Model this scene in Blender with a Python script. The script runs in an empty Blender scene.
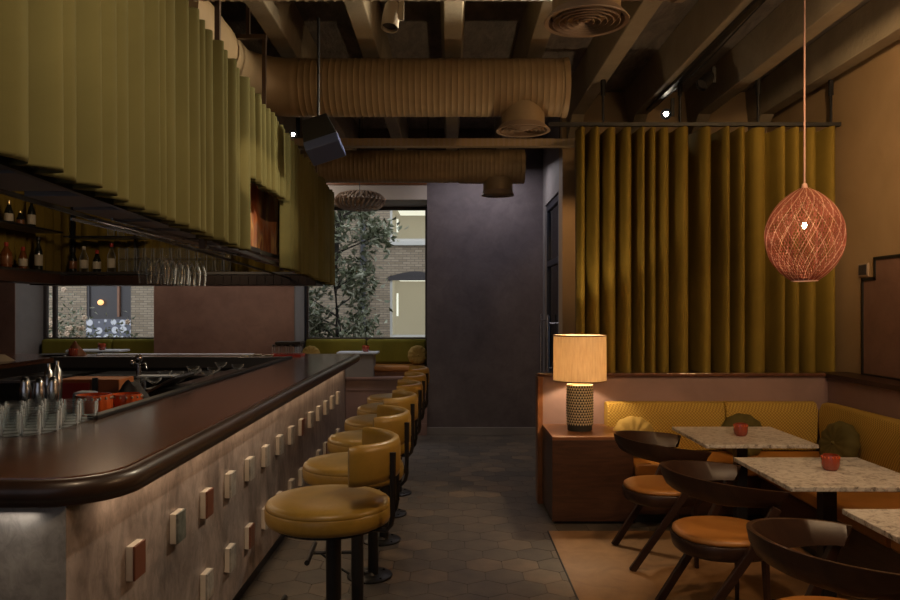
import bpy, bmesh, math, random
from mathutils import Vector, Matrix
random.seed(7)
PI = math.pi
scene = bpy.context.scene
C = scene.collection
F = 740.0
CX, CY, CH = 450.0, 308.0, 1.6

# ------------------------------------------------------------------ materials
MATS = {}
def nodes(name):
    m = bpy.data.materials.new(name); m.use_nodes = True
    nt = m.node_tree
    for n in list(nt.nodes): nt.nodes.remove(n)
    out = nt.nodes.new('ShaderNodeOutputMaterial')
    b = nt.nodes.new('ShaderNodeBsdfPrincipled')
    nt.links.new(b.outputs[0], out.inputs[0])
    MATS[name] = m
    return m, nt, b, out
def N(nt, t, **kw):
    n = nt.nodes.new(t)
    for k, v in kw.items(): setattr(n, k, v)
    return n
def coords(nt, scale=(1, 1, 1), rot=(0, 0, 0), which='Object'):
    tc = N(nt, 'ShaderNodeTexCoord'); mp = N(nt, 'ShaderNodeMapping')
    mp.inputs['Scale'].default_value = scale; mp.inputs['Rotation'].default_value = rot
    nt.links.new(tc.outputs[which], mp.inputs[0])
    return mp.outputs[0]
def ramp(nt, fac, stops):
    r = N(nt, 'ShaderNodeValToRGB')
    el = r.color_ramp.elements
    while len(el) < len(stops): el.new(0.5)
    for e, (p, c) in zip(el, stops):
        e.position = p; e.color = (*c, 1)
    nt.links.new(fac, r.inputs[0])
    return r.outputs[0]
def bump(nt, b, h, strength=.3, dist=.01):
    bp = N(nt, 'ShaderNodeBump'); bp.inputs['Strength'].default_value = strength; bp.inputs['Distance'].default_value = dist
    nt.links.new(h, bp.inputs['Height']); nt.links.new(bp.outputs[0], b.inputs['Normal'])
def noise(nt, vec, scale, detail=4, rough=.55, dist=0):
    n = N(nt, 'ShaderNodeTexNoise')
    n.inputs['Scale'].default_value = scale; n.inputs['Detail'].default_value = detail
    n.inputs['Roughness'].default_value = rough; n.inputs['Distortion'].default_value = dist
    if vec is not None: nt.links.new(vec, n.inputs['Vector'])
    return n.outputs[0]
def dim(c, k): return tuple(v * k for v in c)
def mottled(name, c1, c2, scale=2.5, rough=.6, vec=(1, 1, 1), bmp=.15, metal=0, fine=40, sheen=0, spec=.5, lo=.32, hi=.68, dist=.6, bd=.004):
    m, nt, b, out = nodes(name)
    v = coords(nt, vec)
    n = noise(nt, v, scale, 6, .6, dist)
    nt.links.new(ramp(nt, n, [(lo, c1), (hi, c2)]), b.inputs['Base Color'])
    b.inputs['Roughness'].default_value = rough; b.inputs['Metallic'].default_value = metal
    b.inputs['Specular IOR Level'].default_value = spec
    if sheen:
        b.inputs['Sheen Weight'].default_value = sheen; b.inputs['Sheen Roughness'].default_value = .4
        b.inputs['Sheen Tint'].default_value = (*[min(1, x * 2.2) for x in c2], 1)
    if bmp: bump(nt, b, noise(nt, v, fine, 5, .6), bmp, bd)
    return m
def plain(name, c, rough=.5, metal=0, emit=None, es=1, spec=.5, coat=0):
    m, nt, b, out = nodes(name)
    b.inputs['Base Color'].default_value = (*c, 1); b.inputs['Roughness'].default_value = rough
    b.inputs['Metallic'].default_value = metal; b.inputs['Specular IOR Level'].default_value = spec
    if coat: b.inputs['Coat Weight'].default_value = coat; b.inputs['Coat Roughness'].default_value = .12
    if emit: b.inputs['Emission Color'].default_value = (*emit, 1); b.inputs['Emission Strength'].default_value = es
    return m
def wood(name, c1, c2, vec=(1, 1, 1), scale=6, rough=.35, coat=0, bmp=.08, spec=.5):
    m, nt, b, out = nodes(name)
    v = coords(nt, vec)
    if name == 'wood_counter': bmp = .0
    n = noise(nt, v, scale, 8, .62, 1.2)
    nt.links.new(ramp(nt, n, [(.28, c1), (.72, c2)]), b.inputs['Base Color'])
    b.inputs['Roughness'].default_value = rough; b.inputs['Specular IOR Level'].default_value = spec
    if coat: b.inputs['Coat Weight'].default_value = coat; b.inputs['Coat Roughness'].default_value = .18
    bump(nt, b, n, bmp, .004)
    return m

mottled('plaster_mauve', (.075, .062, .072), (.125, .105, .115), 1.6, .62, bmp=.12, fine=14)
mottled('plaster_brown', (.16, .085, .062), (.22, .125, .092), 1.4, .5, bmp=.1, fine=12)
mottled('plaster_rose', (.20, .125, .11), (.26, .165, .15), 1.8, .6, bmp=.1, fine=14)
mottled('plaster_grey', (.16, .15, .155), (.22, .21, .21), 1.5, .6, bmp=.08, fine=14)
mottled('plaster_ochre', (.30, .20, .10), (.38, .26, .14), 1.2, .65, bmp=.1, fine=10)
mottled('plaster_white', (.42, .38, .34), (.50, .45, .40), 1.2, .6, bmp=.05)
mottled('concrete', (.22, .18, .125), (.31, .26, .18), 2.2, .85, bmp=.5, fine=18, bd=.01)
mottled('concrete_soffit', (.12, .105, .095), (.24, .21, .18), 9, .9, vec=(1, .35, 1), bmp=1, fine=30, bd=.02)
mottled('bar_panel', (.125, .097, .088), (.29, .235, .215), 3.2, .42, vec=(1.2, 1.2, .55), bmp=.12, fine=9, lo=.3, hi=.62, dist=1.8)
mottled('bar_end_panel', (.19, .17, .15), (.36, .33, .29), 3.0, .45, bmp=.1, fine=9, dist=1.5)
mottled('velvet_olive', (.115, .108, .044), (.155, .145, .060), 1.2, .9, bmp=.06, fine=60, sheen=0, spec=.08)
mottled('velvet_gold', (.16, .11, .018), (.23, .16, .028), 1.2, .85, bmp=.06, fine=60, sheen=.35, spec=.15)
mottled('velvet_green', (.055, .045, .014), (.085, .068, .020), 3, .8, bmp=.08, fine=60, sheen=.3, spec=.15)
mottled('velvet_lime', (.13, .12, .018), (.18, .165, .028), 3, .85, bmp=.05, fine=60, sheen=0, spec=.1)
mottled('leather_mustard', (.20, .12, .020), (.29, .17, .028), 5, .36, bmp=.18, fine=90, dist=1, bd=.002)
mottled('leather_orange', (.30, .12, .025), (.38, .16, .035), 5, .38, bmp=.15, fine=90, bd=.002)
mottled('cushion_yellow', (.26, .18, .05), (.32, .22, .065), 3, .8, bmp=.1, fine=60, sheen=.3, spec=.15)
wood('wood_counter', (.060, .024, .013), (.125, .050, .028), (6, .7, 6), 2.2, .20, coat=.5)
wood('wood_counter_edge', (.018, .009, .006), (.040, .019, .012), (4, .6, 4), 3, .38, coat=.15)
wood('wood_dark', (.020, .009, .006), (.042, .019, .011), (1, 6, 1), 5, .38, spec=.4)
wood('wood_console', (.035, .015, .009), (.08, .033, .018), (1.2, 1.2, 9), 3.0, .4)
wood('wood_red', (.13, .048, .018), (.24, .095, .036), (1.2, 7, 1), 3.5, .35, coat=.2)
wood('wood_floor', (.22, .12, .055), (.36, .21, .10), (1.5, 1.5, 1), 3.0, .5, bmp=.05)
def speckle(name, lo=.62, hi=1.12, vec=(1, 1, .35), sc=26):
    nt = MATS[name].node_tree; b = [n for n in nt.nodes if n.type == 'BSDF_PRINCIPLED'][0]
    src = b.inputs['Base Color'].links[0].from_socket
    mx = N(nt, 'ShaderNodeMix', data_type='RGBA', blend_type='MULTIPLY'); mx.inputs[0].default_value = 1
    nt.links.new(src, mx.inputs[6])
    nt.links.new(ramp(nt, noise(nt, coords(nt, vec), sc, 6, .7, .8), [(.36, (lo,) * 3), (.56, (hi,) * 3)]), mx.inputs[7])
    nt.links.new(mx.outputs[2], b.inputs['Base Color'])
speckle('bar_panel', .80, 1.2, (1, 1, .6), 22); speckle('bar_end_panel', .82, 1.15, (1, 1, .7), 22)
speckle('plaster_mauve', .88, 1.06, (1, 1, 1), 7); speckle('plaster_brown', .9, 1.05, (1, 1, 1), 6)
speckle('wood_counter', .75, 1.1, (6, .5, 6), 9)
plain('black_metal', (.012, .012, .014), .42, .3)
plain('black_paint', (.01, .009, .009), .5)
plain('steel_dark', (.12, .115, .11), .35, .9)
plain('chrome', (.62, .62, .64), .26, 1)
plain('brass_cap', (.5, .38, .18), .3, 1)
plain('bronze_post', (.10, .065, .045), .4, .7)
mottled('duct_metal', (.30, .215, .12), (.38, .28, .16), 3, .55, bmp=.1, metal=.1, fine=10)
plain('grille_paint', (.34, .25, .18), .5)
plain('grille_dark', (.03, .022, .018), .7)
plain('spot_grey', (.50, .44, .37), .4, .4)
plain('speaker_body', (.012, .012, .013), .6)
plain('speaker_grille', (.07, .10, .24), .5)
plain('cord_pink', (.60, .36, .30), .6)
plain('red_glass', (.27, .05, .025), .18, coat=.6)
plain('orange_ceramic', (.55, .09, .02), .22, coat=.6)
plain('orange_card', (.32, .10, .025), .6)
plain('dark_cloth', (.035, .032, .032), .85)
plain('grey_plastic', (.20, .22, .27), .45)
plain('blue_white', (.55, .62, .72), .35)
plain('label_paper', (.50, .44, .34), .7)
plain('red_wax', (.38, .03, .02), .4)
plain('bottle_dark', (.012, .014, .010), .08, coat=.5)
plain('bottle_amber', (.16, .05, .012), .08, coat=.5)
plain('white_frame', (.55, .53, .48), .5)
plain('frame_dark', (.05, .042, .042), .45)
plain('frame_blue', (.03, .035, .05), .35, .5)
plain('ceramic_cream', (.50, .42, .28), .4)
plain('ceramic_hole', (.02, .017, .014), .7)
plain('block_white', (.62, .55, .48), .35)
plain('block_red', (.15, .055, .032), .3)
mottled('block_green', (.05, .06, .055), (.20, .21, .19), 22, .3, bmp=0)
mottled('block_grey', (.20, .185, .17), (.42, .39, .36), 22, .3, bmp=0)
plain('leaf_green', (.14, .155, .085), .4)
plain('leaf_pale', (.34, .34, .24), .4)
plain('bark', (.05, .04, .03), .8)
plain('flower_pale', (.75, .55, .38), .6)
plain('pipe_black', (.03, .03, .032), .5)
plain('ground_paving', (.12, .12, .115), .8)

# marble
m, nt, b, out = nodes('marble_speckle')
v = coords(nt)
n1 = noise(nt, v, 26, 8, .75, 1.0)
nt.links.new(ramp(nt, n1, [(.34, (.06, .05, .04)), (.43, (.27, .24, .21)), (.51, (.48, .45, .41)), (.75, (.60, .57, .52))]), b.inputs['Base Color'])
b.inputs['Roughness'].default_value = .32
# woven bench fabric
m, nt, b, out = nodes('woven_mustard')
tc = N(nt, 'ShaderNodeTexCoord'); sp = N(nt, 'ShaderNodeSeparateXYZ'); nt.links.new(tc.outputs['Object'], sp.inputs[0])
def mth(op, a, bb=None):
    x = N(nt, 'ShaderNodeMath', operation=op)
    for i, q in enumerate((a, bb)):
        if q is None: continue
        if isinstance(q, (int, float)): x.inputs[i].default_value = q
        else: nt.links.new(q, x.inputs[i])
    return x.outputs[0]
k = 2 * PI / .026
h1 = mth('SINE', mth('MULTIPLY', mth('ADD', sp.outputs[0], sp.outputs[1]), k))
h2 = mth('SINE', mth('MULTIPLY', sp.outputs[2], k))
hh = mth('MULTIPLY', h1, h2)
nt.links.new(ramp(nt, mth('ADD', mth('MULTIPLY', hh, .5), .5), [(.1, (.22, .125, .02)), (.6, (.36, .225, .04)), (.95, (.46, .31, .07))]), b.inputs['Base Color'])
b.inputs['Roughness'].default_value = .75; b.inputs['Specular IOR Level'].default_value = .25
bump(nt, b, hh, .5, .006)
# hex tile (random per tile)
m, nt, b, out = nodes('hex_tile')
g = N(nt, 'ShaderNodeNewGeometry')
v = coords(nt)
mix = N(nt, 'ShaderNodeMix', data_type='RGBA', blend_type='MULTIPLY'); mix.inputs[0].default_value = 1
nt.links.new(ramp(nt, g.outputs['Random Per Island'], [(0, (.085, .076, .066)), (.7, (.125, .106, .085)), (1, (.18, .14, .10))]), mix.inputs[6])
nt.links.new(ramp(nt, noise(nt, v, 6, 6, .6), [(.3, (.65, .65, .68)), (.7, (1.15, 1.1, 1.05))]), mix.inputs[7])
nt.links.new(mix.outputs[2], b.inputs['Base Color'])
b.inputs['Roughness'].default_value = .5
bump(nt, b, noise(nt, v, 25, 4), .15, .003)
plain('grout', (.07, .062, .055), .8)
# brick
m, nt, b, out = nodes('brick_wall')
tc = N(nt, 'ShaderNodeTexCoord'); sp = N(nt, 'ShaderNodeSeparateXYZ'); cb = N(nt, 'ShaderNodeCombineXYZ')
nt.links.new(tc.outputs['Object'], sp.inputs[0]); nt.links.new(sp.outputs[0], cb.inputs[0]); nt.links.new(sp.outputs[2], cb.inputs[1])
br = N(nt, 'ShaderNodeTexBrick'); nt.links.new(cb.outputs[0], br.inputs['Vector'])
br.inputs['Scale'].default_value = 1; br.inputs['Brick Width'].default_value = .17; br.inputs['Row Height'].default_value = .052
br.inputs['Mortar Size'].default_value = .006
br.inputs['Color1'].default_value = (.25, .19, .125, 1); br.inputs['Color2'].default_value = (.35, .275, .19, 1); br.inputs['Mortar'].default_value = (.15, .125, .10, 1)
nt.links.new(br.outputs[0], b.inputs['Base Color']); b.inputs['Roughness'].default_value = .9
# hexagon patterned tile panel outside
m, nt, b, out = nodes('tile_panel')
v = coords(nt, (1, 1, 1))
vo = N(nt, 'ShaderNodeTexVoronoi'); vo.inputs['Scale'].default_value = 5.5; vo.inputs['Randomness'].default_value = .35
nt.links.new(v, vo.inputs['Vector'])
nt.links.new(ramp(nt, vo.outputs['Distance'], [(.40, (.62, .62, .66)), (.44, (.12, .12, .15))]), b.inputs['Base Color'])
# glass
def glassy(name, tint=(1, 1, 1), transp=.8, rough=.02):
    m = bpy.data.materials.new(name); m.use_nodes = True; nt = m.node_tree
    for n in list(nt.nodes): nt.nodes.remove(n)
    out = nt.nodes.new('ShaderNodeOutputMaterial'); mx = nt.nodes.new('ShaderNodeMixShader')
    t = nt.nodes.new('ShaderNodeBsdfTransparent'); t.inputs[0].default_value = (*tint, 1)
    gl = nt.nodes.new('ShaderNodeBsdfGlossy'); gl.inputs['Roughness'].default_value = rough
    fr = nt.nodes.new('ShaderNodeLayerWeight'); fr.inputs[0].default_value = 1 - transp
    nt.links.new(fr.outputs['Fresnel'], mx.inputs[0]); nt.links.new(t.outputs[0], mx.inputs[1]); nt.links.new(gl.outputs[0], mx.inputs[2])
    nt.links.new(mx.outputs[0], out.inputs[0]); MATS[name] = m
glassy('window_glass', (.92, .95, .97), .93)
glassy('glassware', (.97, .98, .98), .88, .05)
glassy('door_glass', (.42, .45, .52), .75)
gm = MATS['glassware'].node_tree
_o = [n for n in gm.nodes if n.type == 'OUTPUT_MATERIAL'][0]; _m = [n for n in gm.nodes if n.type == 'MIX_SHADER'][0]
_d = gm.nodes.new('ShaderNodeBsdfDiffuse'); _d.inputs[0].default_value = (.85, .88, .92, 1)  # pale rims paint bright reflections into the glass colour
_x = gm.nodes.new('ShaderNodeMixShader'); _lw = gm.nodes.new('ShaderNodeLayerWeight'); _lw.inputs[0].default_value = .5
_f = ramp(gm, _lw.outputs['Facing'], [(.25, (.015, .015, .015)), (1, (.5, .5, .5))])
gm.links.new(_f, _x.inputs[0])
gm.links.new(_m.outputs[0], _x.inputs[1]); gm.links.new(_d.outputs[0], _x.inputs[2]); gm.links.new(_x.outputs[0], _o.inputs[0])
# lampshade
m, nt, b, out = nodes('shade_linen')
v = coords(nt, (30, 30, 3))
col = ramp(nt, noise(nt, v, 3, 4), [(.3, (.68, .54, .37)), (.7, (.84, .71, .52))])
tr = N(nt, 'ShaderNodeBsdfTranslucent'); df = N(nt, 'ShaderNodeBsdfDiffuse'); mx = N(nt, 'ShaderNodeMixShader'); mx.inputs[0].default_value = .5
nt.links.new(col, tr.inputs[0]); nt.links.new(col, df.inputs[0]); nt.links.new(df.outputs[0], mx.inputs[1]); nt.links.new(tr.outputs[0], mx.inputs[2]); nt.links.new(mx.outputs[0], out.inputs[0])
# woven pendant strands
for nm_, col in (('strand_coral', (.40, .16, .11)), ('strand_pale', (.74, .50, .36))):
  m, nt, b, out = nodes(nm_)
  tr = N(nt, 'ShaderNodeBsdfTranslucent'); df = N(nt, 'ShaderNodeBsdfDiffuse'); mx = N(nt, 'ShaderNodeMixShader'); mx.inputs[0].default_value = .45
  tr.inputs[0].default_value = (*col, 1); df.inputs[0].default_value = (*col, 1)
  nt.links.new(df.outputs[0], mx.inputs[1]); nt.links.new(tr.outputs[0], mx.inputs[2]); nt.links.new(mx.outputs[0], out.inputs[0])
plain('bulb_warm', (1, .8, .5), .5, emit=(1, .62, .30), es=12)
plain('bulb_bright', (1, .9, .8), .5, emit=(1, .86, .68), es=60)
plain('room_glow', (.4, .36, .28), .8, emit=(1, .82, .56), es=.20)
plain('tube_glow', (1, .95, .8), .5, emit=(1, .92, .72), es=.8)
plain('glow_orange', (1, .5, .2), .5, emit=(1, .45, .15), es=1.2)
# mural
m, nt, b, out = nodes('mural_orange')
v = coords(nt, (1, 1.0, .45))
n = noise(nt, v, 3.6, 2, .4, 1.6)
nt.links.new(ramp(nt, n, [(.36, (.30, .075, .03)), (.45, (.52, .17, .05)), (.52, (.42, .20, .13)), (.60, (.75, .42, .16)), (.68, (.34, .10, .05))]), b.inputs['Base Color'])
b.inputs['Roughness'].default_value = .6

# ------------------------------------------------------------------ mesh builder
class MB:
    def __init__(s): s.bm = bmesh.new(); s.mi = 0
    def _faces(s, vs, mi=None):
        for f in vs: f.material_index = s.mi if mi is None else mi
    def box(s, x0, x1, y0, y1, z0, z1, M=None):
        vs = [s.bm.verts.new(Vector((x, y, z)) if M is None else M @ Vector((x, y, z))) for x in (x0, x1) for y in (y0, y1) for z in (z0, z1)]
        for q in ((0, 1, 3, 2), (4, 6, 7, 5), (0, 4, 5, 1), (2, 3, 7, 6), (0, 2, 6, 4), (1, 5, 7, 3)):
            f = s.bm.faces.new([vs[i] for i in q]); f.material_index = s.mi
        return s
    def loops(s, rings, closed=True, cap0=False, cap1=False):
        prev = None; R = []
        for r in rings: R.append([s.bm.verts.new(Vector(p)) for p in r])
        n = len(R[0])
        for a, b in zip(R, R[1:]):
            for i in range(n if closed else n - 1):
                j = (i + 1) % n
                f = s.bm.faces.new([a[i], a[j], b[j], b[i]]); f.material_index = s.mi
        if cap0: f = s.bm.faces.new(R[0][::-1]); f.material_index = s.mi
        if cap1: f = s.bm.faces.new(R[-1]); f.material_index = s.mi
        return R
    def lathe(s, prof, c=(0, 0, 0), n=32, M=None, cap0=True, cap1=True):
        rings = []
        for r, z in prof:
            ring = []
            for i in range(n):
                a = 2 * PI * i / n
                p = Vector((c[0] + r * math.cos(a), c[1] + r * math.sin(a), c[2] + z))
                ring.append(M @ p if M is not None else p)
            rings.append(ring)
        s.loops(rings, True, cap0, cap1)
        return s
    def tube(s, pts, r, n=8, taper=None, cap=True, flat=None):
        pts = [Vector(p) for p in pts]; rings = []
        up = Vector((0, 0, 1))
        for i, p in enumerate(pts):
            d = (pts[min(i + 1, len(pts) - 1)] - pts[max(i - 1, 0)]).normalized()
            u = d.cross(up)
            if u.length < 1e-3: u = d.cross(Vector((0, 1, 0)))
            u.normalize(); w = u.cross(d).normalized()
            rr = r if taper is None else r * (1 + (taper - 1) * i / max(1, len(pts) - 1))
            fu, fw = flat if flat else (1, 1)
            rings.append([p + u * rr * fu * math.cos(2 * PI * (k + .5) / n) + w * rr * fw * math.sin(2 * PI * (k + .5) / n) for k in range(n)])
        s.loops(rings, True, cap, cap)
        return s
    def ell(s, c, r, n=20, m=12, M=None):
        prof = [(max(1e-4, math.sin(PI * i / m)), -math.cos(PI * i / m)) for i in range(m + 1)]
        rings = []
        for rr, z in prof:
            ring = []
            for i in range(n):
                a = 2 * PI * i / n
                p = Vector((r[0] * rr * math.cos(a), r[1] * rr * math.sin(a), r[2] * z))
                if M is not None: p = M @ p
                ring.append(p + Vector(c))
            rings.append(ring)
        s.loops(rings, True, True, True)
        return s
    def poly(s, pts, z0, z1, axis='z'):
        def P(p, h): return {'z': (p[0], p[1], h), 'x': (h, p[0], p[1]), 'y': (p[0], h, p[1])}[axis]
        s.loops([[P(p, z0) for p in pts], [P(p, z1) for p in pts]], True, True, True)
        return s
    def build(s, name, mats, parent=None, smooth=None, bevel=0, seg=2, loc=None):
        if isinstance(mats, str): mats = [mats]
        bmesh.ops.recalc_face_normals(s.bm, faces=s.bm.faces)
        me = bpy.data.meshes.new(name); s.bm.to_mesh(me); s.bm.free()
        for q in mats: me.materials.append(MATS[q])
        if smooth is not None:
            for p in me.polygons: p.use_smooth = True
            me.set_sharp_from_angle(angle=math.radians(smooth))
        o = bpy.data.objects.new(name, me); C.objects.link(o)
        if parent is not None: o.parent = parent
        if loc: o.location = loc
        if bevel:
            md = o.modifiers.new('bev', 'BEVEL'); md.width = bevel; md.segments = seg; md.limit_method = 'ANGLE'; md.angle_limit = math.radians(40)
        return o

def tag(o, label, cat, group=None, kind=None):
    o['label'] = label; o['category'] = cat
    if group: o['group'] = group
    if kind: o['kind'] = kind
    return o
def thing(name, label, cat, loc=(0, 0, 0), rz=0, group=None):
    o = bpy.data.objects.new(name, None); C.objects.link(o); o.empty_display_size = .1
    o.location = loc; o.rotation_euler = (0, 0, rz)
    return tag(o, label, cat, group)
def struct(o, label=None):
    o['kind'] = 'structure'
    if label: o['label'] = label
    return o
def dup(root, loc, rz=None, label=None, scale=None, group=None):
    r = root.copy(); C.objects.link(r); r.location = loc
    if rz is not None: r.rotation_euler = (0, 0, rz)
    if scale: r.scale = scale
    if label: r['label'] = label
    if group: r['group'] = group
    for ch in list(root.children):
        c = ch.copy(); C.objects.link(c); c.parent = r
        for g in list(ch.children):
            d = g.copy(); C.objects.link(d); d.parent = c
    return r
def sbox(name, mat, x0, x1, y0, y1, z0, z1, bevel=0, parent=None):
    o = MB().box(x0, x1, y0, y1, z0, z1).build(name, mat, parent, bevel=bevel)
    if parent is None: o['kind'] = 'structure'
    return o

# ------------------------------------------------------------------ room shell
XR, XL, YB, YF = 3.32, -6.2, 9.32, -2.6      # right wall, left wall, window wall, wall behind the camera
ZC, ZB = 3.86, 3.54                          # slab and beam undersides
WX = 1.17                                    # side wall with the door
# hex tiled floor
mb = MB()
mb.mi = 1
mb.box(XL, XR, YF, YB + .9, -.08, -.004)
mb.mi = 0
w = .225; R = w / math.sqrt(3)
ry = 0; y = YF
row = 0
while y < YB:
    x = XL + (w / 2 if row % 2 else 0)
    while x < (XR if y < 7.9 else WX + .1):
        if not (x > .85 and -.5 < y < 5.1) and not (-4.6 < x < -1.5 and 2.7 < y < 7.6):
            pts = [(x + (R - .0022) * math.sin(PI / 3 * k), y + (R - .0022) * math.cos(PI / 3 * k)) for k in range(6)]
            vs = [mb.bm.verts.new((p[0], p[1], 0)) for p in pts]; mb.bm.faces.new(vs[::-1])
            lo = [mb.bm.verts.new((p[0], p[1], -.004)) for p in pts]
            for k in range(6): mb.bm.faces.new([vs[k], vs[(k + 1) % 6], lo[(k + 1) % 6], lo[k]])
        x += w
    y += R * 1.5; row += 1
struct(mb.build('floor', ['hex_tile', 'grout']))
# timber floor inset on the seating side
sbox('floor', 'wood_floor', .705, XR, YF, 5.30, -.002, .004)
sbox('trim_1', 'black_metal', .697, .705, YF, 5.30, -.002, .006)
# ceiling slab + beams
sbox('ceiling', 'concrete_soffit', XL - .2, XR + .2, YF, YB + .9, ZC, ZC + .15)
bi = 2
for k in range(-12, 4):
    bx = 1.22 + .632 * k
    if bx < XL: continue
    y1 = 7.75 if bx > 1.1 else YB
    m_ = MB()
    m_.poly([(bx - .03, ZC), (bx, ZB), (bx + .13, ZB), (bx + .16, ZC)], YF, y1, 'y')
    # bevelled springer where the beam meets the far wall
    m_.poly([(y1 - .35, ZB), (y1, ZB), (y1, ZB - .18), (y1 - .08, ZB - .18)], bx, bx + .13, 'x')
    struct(m_.build('trim_%d' % bi, 'concrete', bevel=.008)); bi += 1
# walls
sbox('wall_right', 'plaster_ochre', XR, XR + .2, YF, 7.9, 0, ZC)
sbox('wall_left', 'plaster_brown', XL - .2, XL, YF, YB + .9, 0, ZC)
sbox('wall_behind', 'plaster_mauve', XL, XR, YF - .2, YF, 0, ZC)
# wall behind the gold curtain and side wall with the door
sbox('wall_curtain_side', 'plaster_ochre', WX, XR, 7.75, 7.95, 0, ZC)
m_ = MB()
m_.box(WX, WX + .2, 7.95, 8.0, 0, ZC).box(WX, WX + .2, 9.12, YB, 0, ZC).box(WX, WX + .2, 8.0, 9.12, 2.86, ZC)
struct(m_.build('wall_door_side', 'plaster_grey'))
# window wall: plaster pier right of the window, brown pier between, left pier, header, base
sbox('wall_back', 'plaster_mauve', -.29, WX + .3, YB, YB + .9, 0, ZC)
sbox('wall_pier', 'plaster_brown', -3.73, -1.965, YB, 10.0, 0, 3.2)
sbox('wall_pier_left', 'plaster_grey', XL, -5.48, YB + .012, 10.0, 0, 3.2)
sbox('wall_pier_face', 'plaster_brown', XL, -5.48, YB, YB + .012, 0, 3.2)
struct(MB().box(-1.977, -1.965, YB + .01, 9.99, .74, 2.9).build('trim_40', 'plaster_grey')).location.x = .012
sbox('wall_header', 'plaster_white', XL, -.29, YB, YB + .9, 2.965, 3.17)
sbox('trim_41', 'wood_red', XL, -.29, YB - .02, YB, 3.15, 3.21)
sbox('wall_upper', 'plaster_mauve', XL, -.29, YB, YB + .9, 3.17, ZC)
sbox('wall_window_base', 'plaster_rose', XL, -.291, YB - .02, 10.2, 0, .70)
sbox('trim_42', 'plaster_rose', XL, -.292, YB - .05, YB + .1, .70, .735, .006)
sbox('trim_43', 'plaster_rose', -1.3, -.30, YB - .026, YB - .02, .565, .575)
sbox('wall_sill', 'plaster_rose', XL, -.29, 10.02, 10.2, .70, 1.16)
sbox('baseboard_back', 'plaster_grey', -.29, WX, YB - .02, YB, 0, .10, .004)
sbox('baseboard_window', 'plaster_rose', -1.2, -.29, YB - .04, YB - .02, 0, .15, .004)
# outer side of the room's windows
def window(n, x0, x1, z0, z1, y, mull):
    fr = MB(); t = .045
    fr.box(x0, x1, y - .03, y + .03, z0, z0 + t).box(x0, x1, y - .03, y + .03, z1 - t, z1)
    fr.box(x0, x0 + t, y - .03, y + .03, z0 + t, z1 - t).box(x1 - t, x1, y - .03, y + .03, z0 + t, z1 - t)
    for mx in mull: fr.box(mx, mx + .05, y - .03, y + .03, z0 + t, z1 - t)
    o = struct(fr.build('window_%d' % n, 'frame_dark', bevel=.004))
    MB().box(x0 + t, x1 - t, y - .004, y + .004, z0 + t, z1 - t).build('pane', 'window_glass', o)
window(1, -1.952, -.29, 1.16, 2.965, 10.0, [])
window(2, -5.48, -3.73, 1.16, 2.965, 10.0, [-5.36])
# dark inner jamb lines of the right window
struct(MB().box(-1.953, -1.93, 9.93, 9.965, 1.16, 2.93).build('trim_44', 'frame_blue'))

# door in the side wall
dr = struct(MB().box(WX + .02, WX + .08, 8.0, 8.06, 0, 2.86).box(WX + .02, WX + .08, 9.06, 9.12, 0, 2.86)
            .box(WX + .02, WX + .08, 8.06, 9.06, 2.78, 2.86).box(WX + .02, WX + .08, 8.06, 9.06, 2.10, 2.17).box(WX + .02, WX + .08, 8.06, 9.06, 0, .12).build('door_1', 'frame_blue', bevel=.004))
MB().box(WX + .045, WX + .055, 8.06, 9.06, .12, 2.10).box(WX + .045, WX + .055, 8.06, 9.06, 2.17, 2.78).build('door_glass', 'door_glass', dr)
hb = MB()
hb.tube([(WX - .03, 8.62, .75), (WX - .03, 8.62, 1.52)], .016, 10).tube([(WX - .03, 8.62, 1.42), (WX + .05, 8.62, 1.42)], .01, 8).tube([(WX - .03, 8.62, .9), (WX + .05, 8.62, .9)], .01, 8)
hb.build('door_handle', 'chrome', dr, 40)
hb = MB()
hb.tube([(WX - .05, 9.1, .75), (WX - .05, 9.1, 1.52)], .016, 10).tube([(WX - .05, 9.1, 1.45), (WX - .03, 8.62, 1.45)], .008, 8)
hb.build('door_handle', 'chrome', dr, 40)
# dark passage behind the door
sbox('wall_passage', 'plaster_mauve', WX + 1.2, WX + 1.3, 7.95, YB + .1, 0, ZC)
# ochre corner post between door wall and curtain
sbox('wall_corner', 'plaster_ochre', WX - .002, WX + .13, 7.68, 7.75, 0, 3.25)
sbox('trim_45', 'plaster_grey', WX + .13, WX + .20, 7.66, 7.75, 0, 3.25)

# ------------------------------------------------------------------ low partition, wainscot
pt = sbox('wall_partition', 'plaster_rose', .76, 3.1, 6.07, 6.16, 0, 1.04)
sbox('trim_46', 'wood_counter', .715, 3.1, 6.045, 6.19, 1.04, 1.067, .004)
sbox('trim_47', 'wood_red', .715, .76, 6.045, 6.19, 0, 1.04, .004)
sbox('wall_wainscot', 'plaster_rose', 3.1, XR, YF, 6.19, 0, 1.03)
sbox('trim_48', 'wood_dark', 3.07, XR, YF, 6.19, 1.03, 1.067, .004)

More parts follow.
